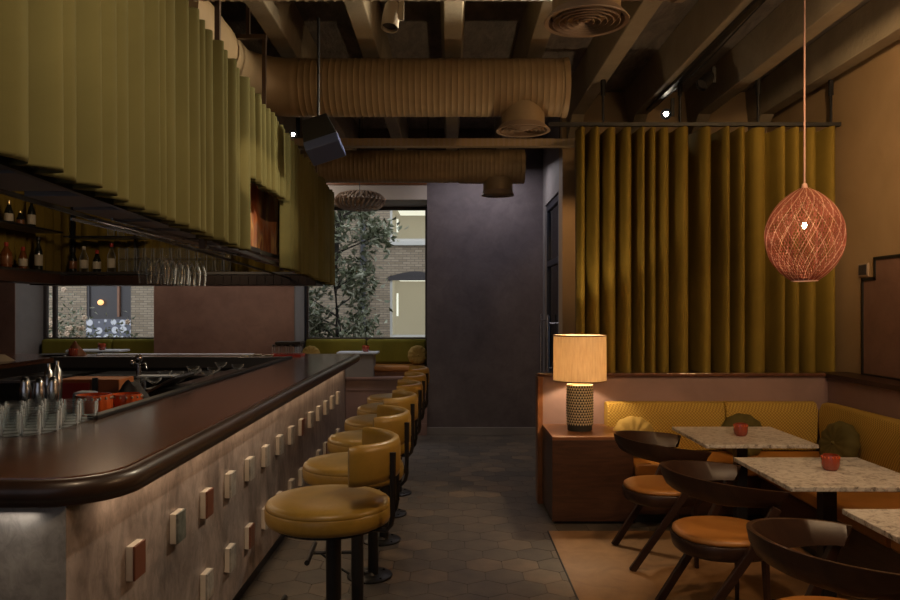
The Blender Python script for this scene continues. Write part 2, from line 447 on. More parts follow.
# ------------------------------------------------------------------ exterior
sbox('ground', 'ground_paving', -14, 8, 10.25, 17, -.2, -.05)
bw = MB(); Y = 16.0
bw.box(-16, 8, Y, Y + .3, -.1, .97)
bw.box(-16, 8, Y, Y + .3, 4.6, 8)
bw.box(-16, -7.86, Y, Y + .3, .97, 4.6); bw.box(-6.9, -1.3, Y, Y + .3, .97, 4.6); bw.box(-.2, 8, Y, Y + .3, .97, 4.6)
bw.box(-1.3, -.2, Y, Y + .3, 2.3, 3.05); bw.box(-1.3, -.2, Y, Y + .3, 3.78, 4.6)
bw.box(-7.86, -6.9, Y, Y + .3, 2.9, 4.6)
bld = thing('brick_building', 'brown brick building across the yard, seen through both windows', 'building', (0, 0, 0))
bw.build('wall', 'brick_wall', bld)
def ext_window(x0, x1, z0, z1, lit, arch=False):
    f = MB(); t = .05
    f.box(x0, x1, Y + .02, Y + .08, z0, z0 + t).box(x0, x1, Y + .02, Y + .08, z1 - t, z1).box(x0, x0 + t, Y + .02, Y + .08, z0 + t, z1 - t).box(x1 - t, x1, Y + .02, Y + .08, z0 + t, z1 - t)
    o = f.build('window', 'white_frame' if lit else 'frame_dark', bld)
    if lit:
        r = MB(); r.box(x0, x1, Y + 1.5, Y + 1.55, z0, z1 + .2).box(x0 - .02, x0, Y + .1, Y + 1.5, z0, z1).box(x1, x1 + .02, Y + .1, Y + 1.5, z0, z1).box(x0, x1, Y + .1, Y + 1.5, z1 + .0, z1 + .02).box(x0, x1, Y + .1, Y + 1.5, z0 - .02, z0)
        r.build('lit_room', 'room_glow', bld)
        MB().box(x0 + .15, x1 - .1, Y + .3, Y + 1.2, z1 - .03, z1 - .01).build('ceiling_lamp', 'tube_glow', bld)  # glowing sheet added so the room's ceiling looks lit
        MB().box(x0 + .1, x0 + .14, Y + .6, Y + .66, z0 + .35 * (z1 - z0), z0 + .75 * (z1 - z0)).build('tube_lamp', 'tube_glow', bld)
        MB().box(x0 + t, x1 - t, Y + .045, Y + .05, z0 + t, z1 - t).build('pane', 'window_glass', o)
        MB().box(x0 - .06, x1 + .05, Y - .07, Y, z0 - .10, z0 - .0).build('sill', 'white_frame', bld, bevel=.01)
    else:
        MB().box(x0 + t, x1 - t, Y + .06, Y + .2, z0 + t, z1 - t).build('pane', 'frame_dark', o)
ext_window(-1.3, -.2, 3.05, 3.78, True); ext_window(-1.3, -.2, .97, 2.25, True)
ext_window(-7.86, -6.9, 1.36, 2.9, False)
ar = [(-1.34, 2.2), (-1.34, 2.27)] + [(-1.34 + 1.18 * i / 10, 2.27 + .12 * math.sin(PI * i / 10)) for i in range(1, 10)] + [(-.16, 2.27), (-.16, 2.2)]
MB().poly(ar, Y - .02, Y + .1, 'y').build('arch', 'frame_dark', bld)
MB().box(-7.0 - .2, -7.0 - .15, Y + .0, Y + .06, 1.41, 2.85).build('mullion', 'wood_red', bld)
MB().ell((-7.55, Y - .01, 1.72), (.07, .02, .06)).build('lamp_reflection', 'glow_orange', bld)  # glowing spot that paints a lamp's reflection on the dark pane
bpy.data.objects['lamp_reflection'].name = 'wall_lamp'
MB().box(-7.86, -6.9, Y - .02, Y + .2, .75, 1.36).build('tile_panel', 'tile_panel', bld)
p_ = MB().tube([(-1.87, 15.92, 0), (-1.87, 15.92, 6)], .06, 10)
for zz in (1.2, 2.6, 4.0): p_.tube([(-1.87, 15.92, zz), (-1.87, 15.92, zz + .1)], .08, 10)
tag(p_.build('drain_pipe', 'pipe_black', None, 40), 'black drainpipe on the brick building behind the tree', 'pipe')

def leaf(mb, p, L, W):
    d = Vector((random.gauss(0, 1), random.gauss(0, 1), random.gauss(.2, .8))).normalized()
    u = d.cross(Vector((random.gauss(0, 1), random.gauss(0, 1), random.gauss(0, 1)))).normalized()
    n = d.cross(u) * W * .25
    a = mb.bm.verts.new(p); b1 = mb.bm.verts.new(p + d * L * .5 + u * W / 2 + n); b2 = mb.bm.verts.new(p + d * L * .5 - u * W / 2 + n); c = mb.bm.verts.new(p + d * L); mid = mb.bm.verts.new(p + d * L * .5)
    for q in ((a, b1, c, mid), (a, mid, c, b2)):
        f = mb.bm.faces.new(q); f.material_index = mb.mi
tr_ = thing('magnolia_tree', 'leafy tree with glossy leaves outside the right window', 'tree', (-1.95, 12.6, -.05))
k_ = MB(); k_.tube([(0, 0, 0), (.05, .02, 1.2), (-.02, 0, 2.2), (.08, 0, 3.4)], .07, 8, .5)
br_pts = []
for i in range(26):
    z = .7 + 2.9 * random.random(); a = random.random() * 2 * PI; L = .35 + .45 * random.random()
    e = Vector((math.cos(a) * L, math.sin(a) * L * .7, z + .3)); k_.tube([(0, 0, z), tuple((e + Vector((0, 0, z))) / 2), tuple(e)], .018, 5, .4); br_pts.append(e)
k_.build('trunk', 'bark', tr_, 40)
f_ = MB()
for i in range(3400):
    e = random.choice(br_pts)
    p = e + Vector((random.gauss(0, .17), random.gauss(0, .17), random.gauss(0, .16)))
    f_.mi = 0 if random.random() < .7 else 1
    leaf(f_, p, .11 + .07 * random.random(), .068)
f_.build('foliage', ['leaf_green', 'leaf_pale'], tr_)
for (bx, bz, nm, fl) in ((-6.05, 1.1, 'flowering shrub with pale blossoms at the left edge of the left window', 26), (-5.25, .75, 'low shrub with pale blossoms in front of the patterned tiles', 22)):
    sh = thing('flowering_shrub', nm, 'shrub', (bx, 11.6, -.05), group=None)
    s_ = MB()
    for i in range(12):
        a = random.random() * 2 * PI; s_.tube([(0, 0, 0), (math.cos(a) * .15, math.sin(a) * .1, bz * .6), (math.cos(a) * .3, math.sin(a) * .2, bz)], .012, 5, .5)
    s_.build('stem', 'bark', sh)
    f_ = MB()
    for i in range(520):
        a = random.random() * 2 * PI; q = random.random() ** .5 * .38
        f_.mi = 0 if random.random() < .6 else 1
        leaf(f_, Vector((math.cos(a) * q, math.sin(a) * q * .7, bz + random.gauss(.1, .28))), .09, .035)
    f_.build('foliage', ['leaf_green', 'leaf_pale'], sh)
    for i in range(fl):
        a = random.random() * 2 * PI; q = random.random() ** .5 * .42
        b_ = MB(); c = Vector((math.cos(a) * q, -abs(math.sin(a) * q * .8), bz + .12 + random.gauss(0, .2)))
        for j in range(5):
            aa = j * 2 * PI / 5; b_.ell(tuple(c + Vector((math.cos(aa) * .022, -.01, math.sin(aa) * .022))), (.022, .012, .022), 6, 5)
        b_.build('blossom', 'flower_pale', sh, 60)

# ------------------------------------------------------------------ window benches
def bench(x0, x1, label, splits):
    t = thing('window_bench', label, 'bench', (0, 0, 0), group=None)
    MB().box(x0, x1, 9.42, 9.98, .735, .79).build('base', 'wood_red', t)
    MB().box(x0, x1, 9.38, 9.84, .79, .86).build('seat_cushion', 'leather_orange', t, bevel=.025, seg=3)
    for a, b in zip(splits, splits[1:]):
        MB().box(a + .004, b - .004, 9.82, 9.97, .86, 1.185).build('back_cushion', 'velvet_lime', t, 60, bevel=.04, seg=4)
    return t
bench(-1.93, -.31, 'green velvet window bench with orange seat under the right window', [-1.93, -1.11, -.31])
bench(-5.44, -3.75, 'green velvet window bench under the left window', [-5.44, -4.5, -3.75])
def round_cushion(name, label, loc, r, th, normal, mat, pipe=None):
    t = thing(name, label, 'cushion', loc)
    nrm = Vector(normal).normalized(); M = nrm.to_track_quat('Z', 'Y').to_matrix()
    m_ = MB(); prof = []
    for i in range(17):
        a = -PI / 2 + PI * i / 16
        prof.append((max(.004, r * math.cos(a) ** .62), th * math.sin(a) * (1 - .25 * (abs(math.sin(a)) ** 8))))
    rings = []
    for rr, z in prof:
        ring = []
        for i in range(48):
            a = 2 * PI * i / 48
            q = rr * (1 + .018 * math.sin(a * 12) * (rr / r))
            ring.append(M @ Vector((q * math.cos(a), q * math.sin(a), z + .006 * math.sin(a * 12) * (rr / r) * (1 if z > 0 else -1))))
        rings.append(ring)
    m_.loops(rings, True, True, True)
    m_.build('cover', mat, t, 70)
    MB().ell(tuple(M @ Vector((0, 0, th * .78))), (.014, .014, .014), 10, 8).build('button', mat, t, 60)
    return t
round_cushion('round_cushion', 'round gold bolster cushion at the right end of the window bench', (-.42, 9.62, .985), .13, .09, (0.15, -1, .1), 'cushion_yellow')
round_cushion('round_cushion', 'pale green round cushion just past the far end of the bar top', (-1.82, 9.66, .985), .125, .06, (.1, -1, .35), 'cushion_yellow')
# side tables of the benches
t = thing('window_table', 'small white-topped table in front of the right window bench', 'table', (-1.12, 9.42, .735))
MB().box(-.30, .16, -.14, .14, 0, .285).build('pedestal', 'plaster_grey', t, bevel=.004)
MB().box(-.30, .21, -.16, .15, .285, .31).build('table_top', 'blue_white', t, bevel=.004)
t = thing('window_table', 'small white-topped table in front of the left window bench', 'table', (-4.35, 9.2, 0))
MB().lathe([(.2, 0), (.2, .02), (.03, .03), (.03, 1.06)], n=24).build('pedestal', 'black_metal', t, 40)
MB().box(-.33, .33, -.2, .1, 1.06, 1.085).build('table_top', 'blue_white', t, bevel=.004)
def candle_cup(label, loc, s=1.0):
    t = thing('candle_holder', label, 'candle holder', loc)
    t.scale = (s, s, s)
    m_ = MB(); n = 28
    prof = [(.030, 0), (.040, .012), (.045, .035), (.044, .060), (.040, .080), (.036, .080), (.039, .058), (.036, .012), (.002, .010)]
    rings = []
    for r, z in prof:
        rings.append([(r * (1 + .025 * math.cos(14 * 2 * PI * i / 56)) * math.cos(2 * PI * i / 56), r * (1 + .025 * math.cos(14 * 2 * PI * i / 56)) * math.sin(2 * PI * i / 56), z) for i in range(56)])
    m_.loops(rings, True, True, True); m_.build('cup', 'red_glass', t, 50)
    m_ = MB()
    for i in range(14):
        a = 2 * PI * i / 14; m_.ell((.043 * math.cos(a), .043 * math.sin(a), .068), (.0045, .0045, .006), 6, 5)
    m_.build('rim_beads', 'orange_ceramic', t, 50)
    MB().lathe([(.03, .012), (.03, .04), (.003, .042)], n=16).build('candle', 'label_paper', t, 40)
    return t
candle_cup('red glass candle holder on the table under the right window', (-1.07, 9.40, 1.046))
candle_cup('red glass candle holder on the table under the left window', (-4.28, 9.1, 1.086))
# domed rattan ceiling lamp in the window bay
t = thing('dome_lamp', 'wide ribbed rattan dome lamp hanging before the right window', 'lamp', (-1.08, 8.85, 2.77))
m_ = MB()
for i in range(30):
    a = 2 * PI * i / 30; pts = []
    for j in range(9):
        q = PI * j / 8; r = .06 + .24 * math.sin(q) ** .7 if 0 < j < 8 else .06
        aa = a + .45 * j / 8
        pts.append((r * math.cos(aa), r * math.sin(aa), .11 - .11 * math.cos(q)))
    m_.tube(pts, .007, 5, flat=(2.2, .6))
m_.build('ribs', 'grille_paint', t, 50)
MB().lathe([(.285, .105), (.30, .11), (.285, .115)], n=40).build('rim_ring', 'grille_paint', t, 50)
MB().tube([(0, 0, .2), (0, 0, ZC - 2.77)], .006, 6).build('cord', 'black_metal', t)
MB().ell((0, 0, .12), (.045, .045, .05)).build('bulb', 'label_paper', t, 60)

# ------------------------------------------------------------------ curtains
def curtain(name, label, path, zt, zb, period, amp, side, mat, group=None, rows=9, sharp=.75, bottomflare=.25, irregular=.3, phase=0, gap=.0, gapd=0, narrow=0):
    P = [Vector((p[0], p[1], 0)) for p in path]
    L = [0]
    for a, b in zip(P, P[1:]): L.append(L[-1] + (b - a).length)
    tot = L[-1]
    rnd = random.Random(hash(label) % 1000 if False else len(label) * 31 + int(tot * 100))
    # fold boundaries
    bounds = [-phase * period]
    while bounds[-1] < tot: bounds.append(bounds[-1] + period * (.68 if (narrow and bounds[-1] / tot < narrow) else 1) * (1 + irregular * (rnd.random() - .5) * 2))
    folds = [(a, b, amp * (.62 + .76 * rnd.random()), rnd.random()) for a, b in zip(bounds, bounds[1:])]
    S = []
    for (a, b, am, q) in folds:
        for k in range(16):
            s = a + (b - a) * k / 16
            if 0 <= s <= tot: S.append((s, k / 16, am, q))
    def at(s):
        for i in range(len(P) - 1):
            if s <= L[i + 1] or i == len(P) - 2:
                d = (P[i + 1] - P[i]); l = d.length; u = d / l
                return P[i] + u * (s - L[i]), Vector((u.y, -u.x, 0)) * side, u
    rings = []
    for r in range(rows + 1):
        v = r / rows; row = []
        for (s, f, am, q) in S:
            p, n, u = at(s)
            fr_ = 1 - gap
            lob = abs(math.sin(PI * f / fr_)) ** sharp if f < fr_ else -gapd * math.sin(PI * (f - fr_) / max(gap, 1e-6)) ** .5
            A = am * (1 + bottomflare * v)
            off = A * (2 * lob - 1)
            skew = (q - .5) * .35 * am * v * math.sin(2 * PI * f)
            ztop, zbot = zt(s / tot), zb(s / tot)
            z = ztop + (zbot - ztop) * v
            if r == 0: z -= .012 * (1 - max(lob, 0))
            if r == rows: z -= .012 * (q - .5) + .006 * lob
            if r == 1: z = ztop - .012
            if r == rows - 1: z = zbot + .010
            row.append(p + n * off + u * skew + Vector((0, 0, z)))
        rings.append(row)
    m_ = MB(); m_.loops(rings, False)
    o = m_.build(name, mat, None, 180)
    md = o.modifiers.new('sol', 'SOLIDIFY'); md.thickness = .005; md.offset = 0
    return tag(o, label, 'curtain', group)

def GX(y): return -1.04 - (y - 2.0) * (.23 / 5.9)       # gantry front line
def GH(y): return 1.945 - (y - 2.07) * (.105 / 5.83)    # hem height
GT = 2.83
def seg(y0, y1, n=2): return [(GX(y0 + (y1 - y0) * i / (n - 1)), y0 + (y1 - y0) * i / (n - 1)) for i in range(n)]
curtain('curtain', 'long olive velvet curtain on the near part of the bar gantry', seg(1.45, 4.02), lambda t: GT, lambda t: GH(1.45 + 2.57 * t), .122, .037, 1, 'velvet_olive', irregular=.36, gap=.04, gapd=1.3, sharp=1.2, bottomflare=.15)
curtain('curtain', 'short olive velvet valance above the orange mural on the bar gantry', seg(4.06, 5.22), lambda t: GT, lambda t: 1.6 + .648 * -GX(4.06 + 1.16 * t), .115, .031, 1, 'velvet_olive', gap=.04, gapd=1.3, sharp=1.2)
curtain('curtain', 'olive velvet curtain wrapped round the far end of the bar gantry', seg(5.2, 7.86) + [(GX(7.86) - .5, 7.93)], lambda t: GT - .005, lambda t: GH(5.2 + 2.66 * t), .16, .033, 1, 'velvet_olive', gap=.04, gapd=1.2, sharp=1.2)
GL, GB = -4.15, 7.72
curtain('curtain', 'dark gold curtain behind the bottles and glasses of the gantry', [(GL - .12, GB), (GX(GB) - .15, GB)], lambda t: GT - .02, lambda t: 1.97, .17, .035, 1, 'velvet_gold')
curtain('curtain', 'dark curtain on the left side of the gantry behind the bottles', [(GL, 1.45), (GL, GB + .05)], lambda t: GT - .02, lambda t: 1.97, .17, .035, 1, 'velvet_gold')
curtain('curtain', 'olive curtain closing the near end of the bar gantry', [(GL + .1, 1.40), (GX(1.4) - .04, 1.40)], lambda t: GT, lambda t: 1.95, .17, .03, 1, 'velvet_olive')  # added out of view so the inside of the gantry stays dark
# gold curtain right
YC = 6.30
XC0, XC1 = (577 - CX) * YC / F, (843 - CX) * YC / F
ZC1 = CH + (CY - 128) * YC / F
curtain('curtain', 'tall gold velvet curtain hanging behind the corner banquette', [(XC0, YC), (XC1 + .02, YC)], lambda t: ZC1, lambda t: 1.05, .168, .055, 1, 'velvet_gold', rows=10, sharp=.55, bottomflare=0, irregular=.28, phase=.0, gap=.40, gapd=1.7, narrow=.36)
# rail and hanger rods
t = thing('curtain_rail', 'black ceiling-hung rail carrying the gold curtain', 'curtain rail', (0, YC, ZC1 + .015))
MB().box((548 - CX) * YC / F, XC1 - .01, -.02, .02, 0, .03).build('rail', 'black_paint', t)
for px in (603, 680, 758, 831):
    x = (px - CX) * YC / F
    top = ZB - ZC1 - .015 if px < 840 else .5
    MB().tube([(x, 0, .03), (x, 0, ZC - ZC1 - .02 if px in (680, 758, 831) else ZC - ZC1 - .02)], .011, 8).tube([(x, 0, top - .13), (x, 0, top)], .02, 8).build('hanger_rod', 'black_metal', t)

# ------------------------------------------------------------------ gantry frame over the bar
g = thing('bar_gantry', 'dark metal gantry of shelves hung over the bar', 'gantry', (0, 0, 0))
def bar_(a, b, w_, h_, name, mat='bronze_post'):
    a = Vector(a); b = Vector(b); m_ = MB()
    d = (b - a); L_ = d.length; q = d.to_track_quat('Y', 'Z').to_matrix().to_4x4(); q.translation = a
    m_.box(-w_ / 2, w_ / 2, 0, L_, -h_ / 2, h_ / 2, q)
    return m_.build(name, mat, g)
for y0, y1 in ((1.42, 7.86),):
    bar_((GX(y0) - .07, y0, GT - .03), (GX(y1) - .07, y1, GT - .03), .03, .04, 'top_rail')
    bar_((GX(y0) - .07, y0, 1.965), (GX(y1) - .07, y1, 1.875), .02, .02, 'lower_rail', 'steel_dark')
    bar_((GX(y0) - .34, y0, 1.975), (GX(y1) - .34, y1, 1.885), .014, .014, 'lower_rail', 'steel_dark')
bar_((GL + .06, 1.42, GT - .03), (GL + .06, GB, GT - .03), .03, .04, 'top_rail')
bar_((GL + .06, GB - .06, GT - .03), (GX(GB), GB - .06, GT - .03), .03, .04, 'top_rail')
for y in (1.5, 3.5, 5.5, 7.6):
    bar_((GX(y) - .07, y, 1.88), (GX(y) - .07, y, GT), .03, .03, 'post')
    bar_((GX(y) - .34, y, 1.97), (GX(y) - .34, y, GT - .05), .02, .02, 'post')
    bar_((GL + .28, y, 1.86), (GL + .28, y, GT), .035, .035, 'post', 'black_metal')
for x in (-3.2, -2.3): bar_((x, 7.52, 1.95), (x, 7.52, GT), .02, .02, 'post', 'black_metal')
MB().box(GL + .02, GX(7.6) - .02, 1.42, 7.7, GT + .0, GT + .02).build('roof_panel', 'black_paint', g)  # unseen cover added to keep light out of the gantry
# U shelf along back and left
m_ = MB(); m_.box(GL + .02, GX(7.7) - .05, 7.25, 7.66, 1.93, 1.955); m_.build('shelf', 'steel_dark', g)
m_ = MB(); m_.box(GL + .02, GL + .34, 1.5, 7.25, 1.93, 1.955); m_.build('shelf', 'steel_dark', g)
m_ = MB()
m_.box(GL + .03, GX(7.7) - .05, 7.25, 7.66, 1.825, 1.92)
for i in range(34): m_.box(GL + .06 + .082 * i, GL + .125 + .082 * i, 7.243, 7.25, 1.83, 1.92)
m_.build('fascia', 'wood_dark', g)
MB().box(GL + .02, GL + .34, 1.5, 7.24, 1.835, 1.93).build('fascia', 'wood_console', g)
# glass shelves with thin metal lip
MB().box(GL + .02, GL + .34, 1.5, 7.28, 2.335, 2.345).build('glass_shelf', 'glassware', g)
MB().box(GL + .335, GL + .345, 1.5, 7.28, 2.332, 2.35).build('shelf_lip', 'black_metal', g)
MB().box(GL + .34, -3.1, 7.3, 7.6, 2.30, 2.308).build('glass_shelf', 'glassware', g)
MB().box(GL + .34, -3.1, 7.29, 7.30, 2.296, 2.312).build('shelf_lip', 'black_metal', g)
# light panels under the hem (grey trays)
for (y0, y1) in ((1.6, 1.9), (1.95, 2.25), (2.35, 2.6), (2.68, 2.95), (3.05, 3.3), (3.4, 3.75), (3.85, 4.2), (4.3, 4.8), (4.9, 5.5), (5.6, 6.3)):
    MB().box(GX(y0) - .30, GX(y0) - .10, y0, y1, 1.955, 1.985).build('shelf_tray', 'grey_plastic' if 1.9 < y0 < 3.5 else 'steel_dark', g, bevel=.003)
# hangers to the ceiling
def rod(x, y, z0, z1, r=.012): return MB().box(x - r, x + r, y - r, y + r, z0, z1).build('hanger_rod', 'bronze_post', g)
rod(-1.13, 3.6, GT, ZC); rod(-1.205, 4.8, GT, 3.36); rod(-1.40, 4.8, GT, 3.36); rod(-1.25, 6.9, GT, ZC); rod(-1.31, 4.8, 3.36, ZC)
MB().box(-1.42, -1.19, 4.785, 4.815, 3.345, 3.37).build('hanger_bar', 'bronze_post', g)
rod(-4.0, 3.6, GT, ZC); rod(-4.0, 6.9, GT, ZC)
# glass rack
for xx in (-1.325, -1.395, -1.415, -1.485):
    MB().box(xx - .003, xx + .003, 2.9, 4.9, 1.944, 1.955).build('glass_rack_rail', 'chrome', g)
# orange mural panel
t = thing('mural_panel', 'orange and rust abstract painting inside the gantry above the bar', 'painting', (-1.37, 5.3, 2.22))
MB().box(-.012, .012, -.47, .55, -.25, .48).build('canvas', 'mural_orange', t)
MB().box(-.02, .02, -.48, .56, -.27, -.25).box(-.02, .02, -.48, .56, .48, .50).box(-.02, .02, .55, .57, -.27, .50).build('frame', 'black_paint', t)

# ------------------------------------------------------------------ bar
bar = thing('bar_counter', 'long dark wooden topped bar with plaster front and small square blocks', 'bar', (0, 0, 0))
X0, X1, Y0, Y1, HB = -5.0, -.97, 2.12, 8.12, 1.10
def rrect(x0, x1, y0, y1, off, rnear=.24, rfar=.10, n=12):
    x1 += off; y0 -= off; y1 += off; x0 -= off
    pts = []
    r = max(.01, rnear + off)
    for i in range(n + 1):
        a = -PI / 2 + PI / 2 * i / n; pts.append((x1 - r + r * math.cos(a), y0 + r + r * math.sin(a)))
    r = max(.01, rfar + off)
    for i in range(n + 1):
        a = PI / 2 * i / n; pts.append((x1 - r + r * math.cos(a), y1 - r + r * math.sin(a)))
    r = max(.01, rfar + off)
    for i in range(n + 1):
        a = PI / 2 + PI / 2 * i / n; pts.append((x0 + r + r * math.cos(a), y1 - r + r * math.sin(a)))
    for i in range(n + 1):
        a = PI + PI / 2 * i / n; pts.append((x0 + r + r * math.cos(a), y0 + r + r * math.sin(a)))
    return pts
HX0, HX1, HY0, HY1 = -4.0, -1.61, 2.87, 7.42
def hole(n):
    # same count of points as rrect
    pts = []
    for cx, cy in ((HX1, HY0), (HX1, HY1), (HX0, HY1), (HX0, HY0)):
        for i in range(13): pts.append((cx, cy))
    return pts
def hole2():
    pts = []; r = .12
    for (cx, cy, a0, sx, sy) in ((HX1, HY0, -PI / 2, -1, 1), (HX1, HY1, 0, -1, -1), (HX0, HY1, PI / 2, 1, -1), (HX0, HY0, PI, 1, 1)):
        for i in range(13):
            a = a0 + PI / 2 * i / 12; pts.append((cx + sx * r + r * math.cos(a), cy + sy * r + r * math.sin(a)))
    return pts
hp = hole2()
top = MB()
top.loops([[(p[0], p[1], HB - .012) for p in rrect(X0, X1, Y0, Y1, -.055)], [(p[0], p[1], HB) for p in rrect(X0, X1, Y0, Y1, -.058)], [(p[0], p[1], HB) for p in hp], [(p[0], p[1], HB - .045) for p in hp], [(p[0], p[1], HB - .045) for p in rrect(X0, X1, Y0, Y1, -.055)]], True)
top.build('counter_top', 'wood_counter', bar, 30)
edge = MB()
prof = [(-.056, -.010), (-.050, -.004), (-.035, .000), (-.018, -.003), (-.006, -.012), (.0, -.028), (.0, -.046), (-.006, -.058), (-.012, -.062), (-.014, -.076), (-.03, -.082), (-.12, -.082), (-.12, -.04), (-.056, -.03)]
edge.loops([[(p[0], p[1], HB + dz) for p in rrect(X0, X1, Y0, Y1, o)] for o, dz in prof] , True)
edge.build('edge_moulding', 'wood_counter_edge', bar, 50)
PX, PY = -1.12, 2.16     # front panel plane and near end plane
MB().box(PX - .04, PX, PY, 7.92, .10, HB - .06).build('front_panel', 'bar_panel', bar)
MB().box(-4.95, PX - .001, PY - .001, PY + .05, .10, HB - .06).build('end_panel', 'bar_end_panel', bar)
MB().box(-4.95, PX, 7.88, 7.925, .10, HB - .06).build('far_panel', 'bar_panel', bar)
MB().box(PX - .06, PX - .035, PY + .03, 7.89, 0, .10).box(-4.9, PX - .04, PY + .03, PY + .06, 0, .10).build('kickboard', 'black_paint', bar)
MB().box(HX1 - .02, HX1, HY0, HY1, .1, HB - .045).box(HX0, HX1, HY1, HY1 + .02, .1, HB - .045).box(HX0 - .02, HX0, HY0, HY1, .1, HB - .045).box(HX0, HX1, HY0 - .02, HY0, .1, HB - .045).build('inner_panel', 'black_paint', bar)
MB().box(HX0, HX1, HY0, HY1, .0, .02).build('duckboard', 'black_paint', bar)
# service rail along the inner edge and work tops
MB().box(HX1 - .02, HX1 + .03, HY0 + .45, HY1, HB, HB + .018).build('service_rail', 'black_paint', bar, bevel=.004)
MB().box(-2.15, HX1 - .02, HY0 + .5, HY1, .98, 1.0).build('work_top', 'steel_dark', bar)
MB().box(HX0 + .6, -2.15, 6.9, HY1, .95, .97).build('work_top', 'steel_dark', bar)
MB().box(HX0, HX0 + .45, HY0, HY1, .95, .97).build('work_top', 'steel_dark', bar)
MB().box(-2.2, HX1, HY0 - .01, HY0 + .58, HB - .04, HB - .005).build('service_shelf', 'black_paint', bar, bevel=.004)
MB().box(HX0, HX1, HY1 - .03, HY1 + .02, HB - .10, HB + .012).build('far_ledge', 'steel_dark', bar, bevel=.004)
blocks = [2.60] + [2.645 + .358 * i for i in range(1, 14)]
cu = ['r', 'g', 'r', 'w', 'w', 'w', 'w', 'w', 'r', 'w', 'w', 'w', 'w', 'w']
cl = [None, None, 'w', 'w', 'r', 'w', 'r', 'w', 'w', 'w', 'w', 'r', 'w', 'w']
for i, y in enumerate(blocks):
    for z, c in ((.715, cu[i]), (.345, cl[i])):
        if c is None: continue
        m_ = MB(); m_.mi = 0
        m_.box(PX, PX + .024, y - .045, y + .045, z - .060, z + .060)
        m_.mi = 1
        m_.box(PX + .024, PX + .033, y - .045, y + .045, z - .060, z + .060)
        o = m_.build('block', ['block_white', {'r': 'block_red', 'g': 'block_green', 'w': 'block_grey'}[c]], bar, bevel=.0015, seg=1)
        o['label'] = {'r': 'pale block with rust red face', 'g': 'pale block with dark green stone face', 'w': 'pale block with grey stone face'}[c]

# ------------------------------------------------------------------ bar stools
def make_stool(label):
    t = thing('bar_stool', label, 'bar stool', (0, 0, 0), group='mustard stools along the bar')
    MB().lathe([(.02, .745), (.225, .745), (.243, .753), (.250, .768), (.251, .805), (.247, .812), (.249, .817), (.244, .828), (.228, .838), (.15, .846), (.02, .848)], n=56).build('seat', 'leather_mustard', t, 50)
    MB().lathe([(.18, .73), (.21, .732), (.21, .745), (.18, .745)], n=40).build('seat_base', 'black_metal', t, 40)
    # back band
    m_ = MB(); rings = []
    A = math.radians(68); n = 30
    prof = [(.232, .93), (.229, .95), (.230, 1.05), (.236, 1.072), (.250, 1.080), (.264, 1.072), (.270, 1.05), (.271, .955), (.265, .932), (.250, .924)]
    for i in range(n + 1):
        a = -A + 2 * A * i / n
        e = 1 - .0 * abs(i / n - .5)
        k = min(i, n - i); sh = .55 if k == 0 else (.9 if k == 1 else 1)
        ring = []
        for r, z in prof:
            r2 = .25 + (r - .25) * sh; z2 = 1.002 + (z - 1.002) * (sh * .12 + .88)
            ring.append((r2 * math.cos(a) + .018, r2 * math.sin(a), z2 + .008))
        rings.append(ring)
    m_.loops(rings, True, True, True)
    m_.build('backrest', 'leather_mustard', t, 60)
    for s in (-1, 1):
        a = s * math.radians(25)
        c_, s_ = math.cos(a), math.sin(a)
        pts = [(.294, 1.045), (.294, .80), (.287, .765), (.268, .742), (.15, .736)]
        MB().tube([(r * c_, r * s_, z) for r, z in pts], .011, 8, flat=(1.3, .8)).build('back_bracket', 'black_metal', t, 50)
    MB().tube([(.02, 0, .012), (.02, 0, .74)], .031, 20).build('post', 'black_metal', t, 50)
    m_ = MB().lathe([(.135, 0), (.135, .008), (.13, .012), (.045, .014), (.035, .03), (.031, .03)], n=40)
    for k in range(4):
        a = PI / 4 + k * PI / 2; m_.lathe([(.008, .012), (.008, .018), (.002, .019)], (.105 * math.cos(a), .105 * math.sin(a), 0), 8)
    m_.build('base_plate', 'black_metal', t, 40)
    m_ = MB(); m_.tube([(-.21, -.15, .38), (-.21, .15, .38)], .013, 10)
    m_.tube([(-.21, 0, .38), (0, 0, .38)], .009, 8).tube([(-.16, 0, .375), (-.08, 0, .31), (-.02, 0, .27)], .006, 6)
    m_.build('footrest', 'black_metal', t, 50)
    return t
st = make_stool('mustard leather bar stool nearest the camera')
lab = ['mustard leather bar stool nearest the camera', 'second mustard leather bar stool from the camera', 'third mustard leather bar stool from the camera', 'fourth mustard leather bar stool from the camera', 'fifth mustard leather bar stool, next to the farthest one', 'farthest mustard leather bar stool, before the window ledge']
for i, y in enumerate((2.97, 3.70, 4.42, 5.10, 5.75, 6.40)):
    if i == 0: st.location = (-.487, y, 0)
    else: dup(st, (-.487 + .004 * i, y, 0), random.uniform(-.06, .06), lab[i])

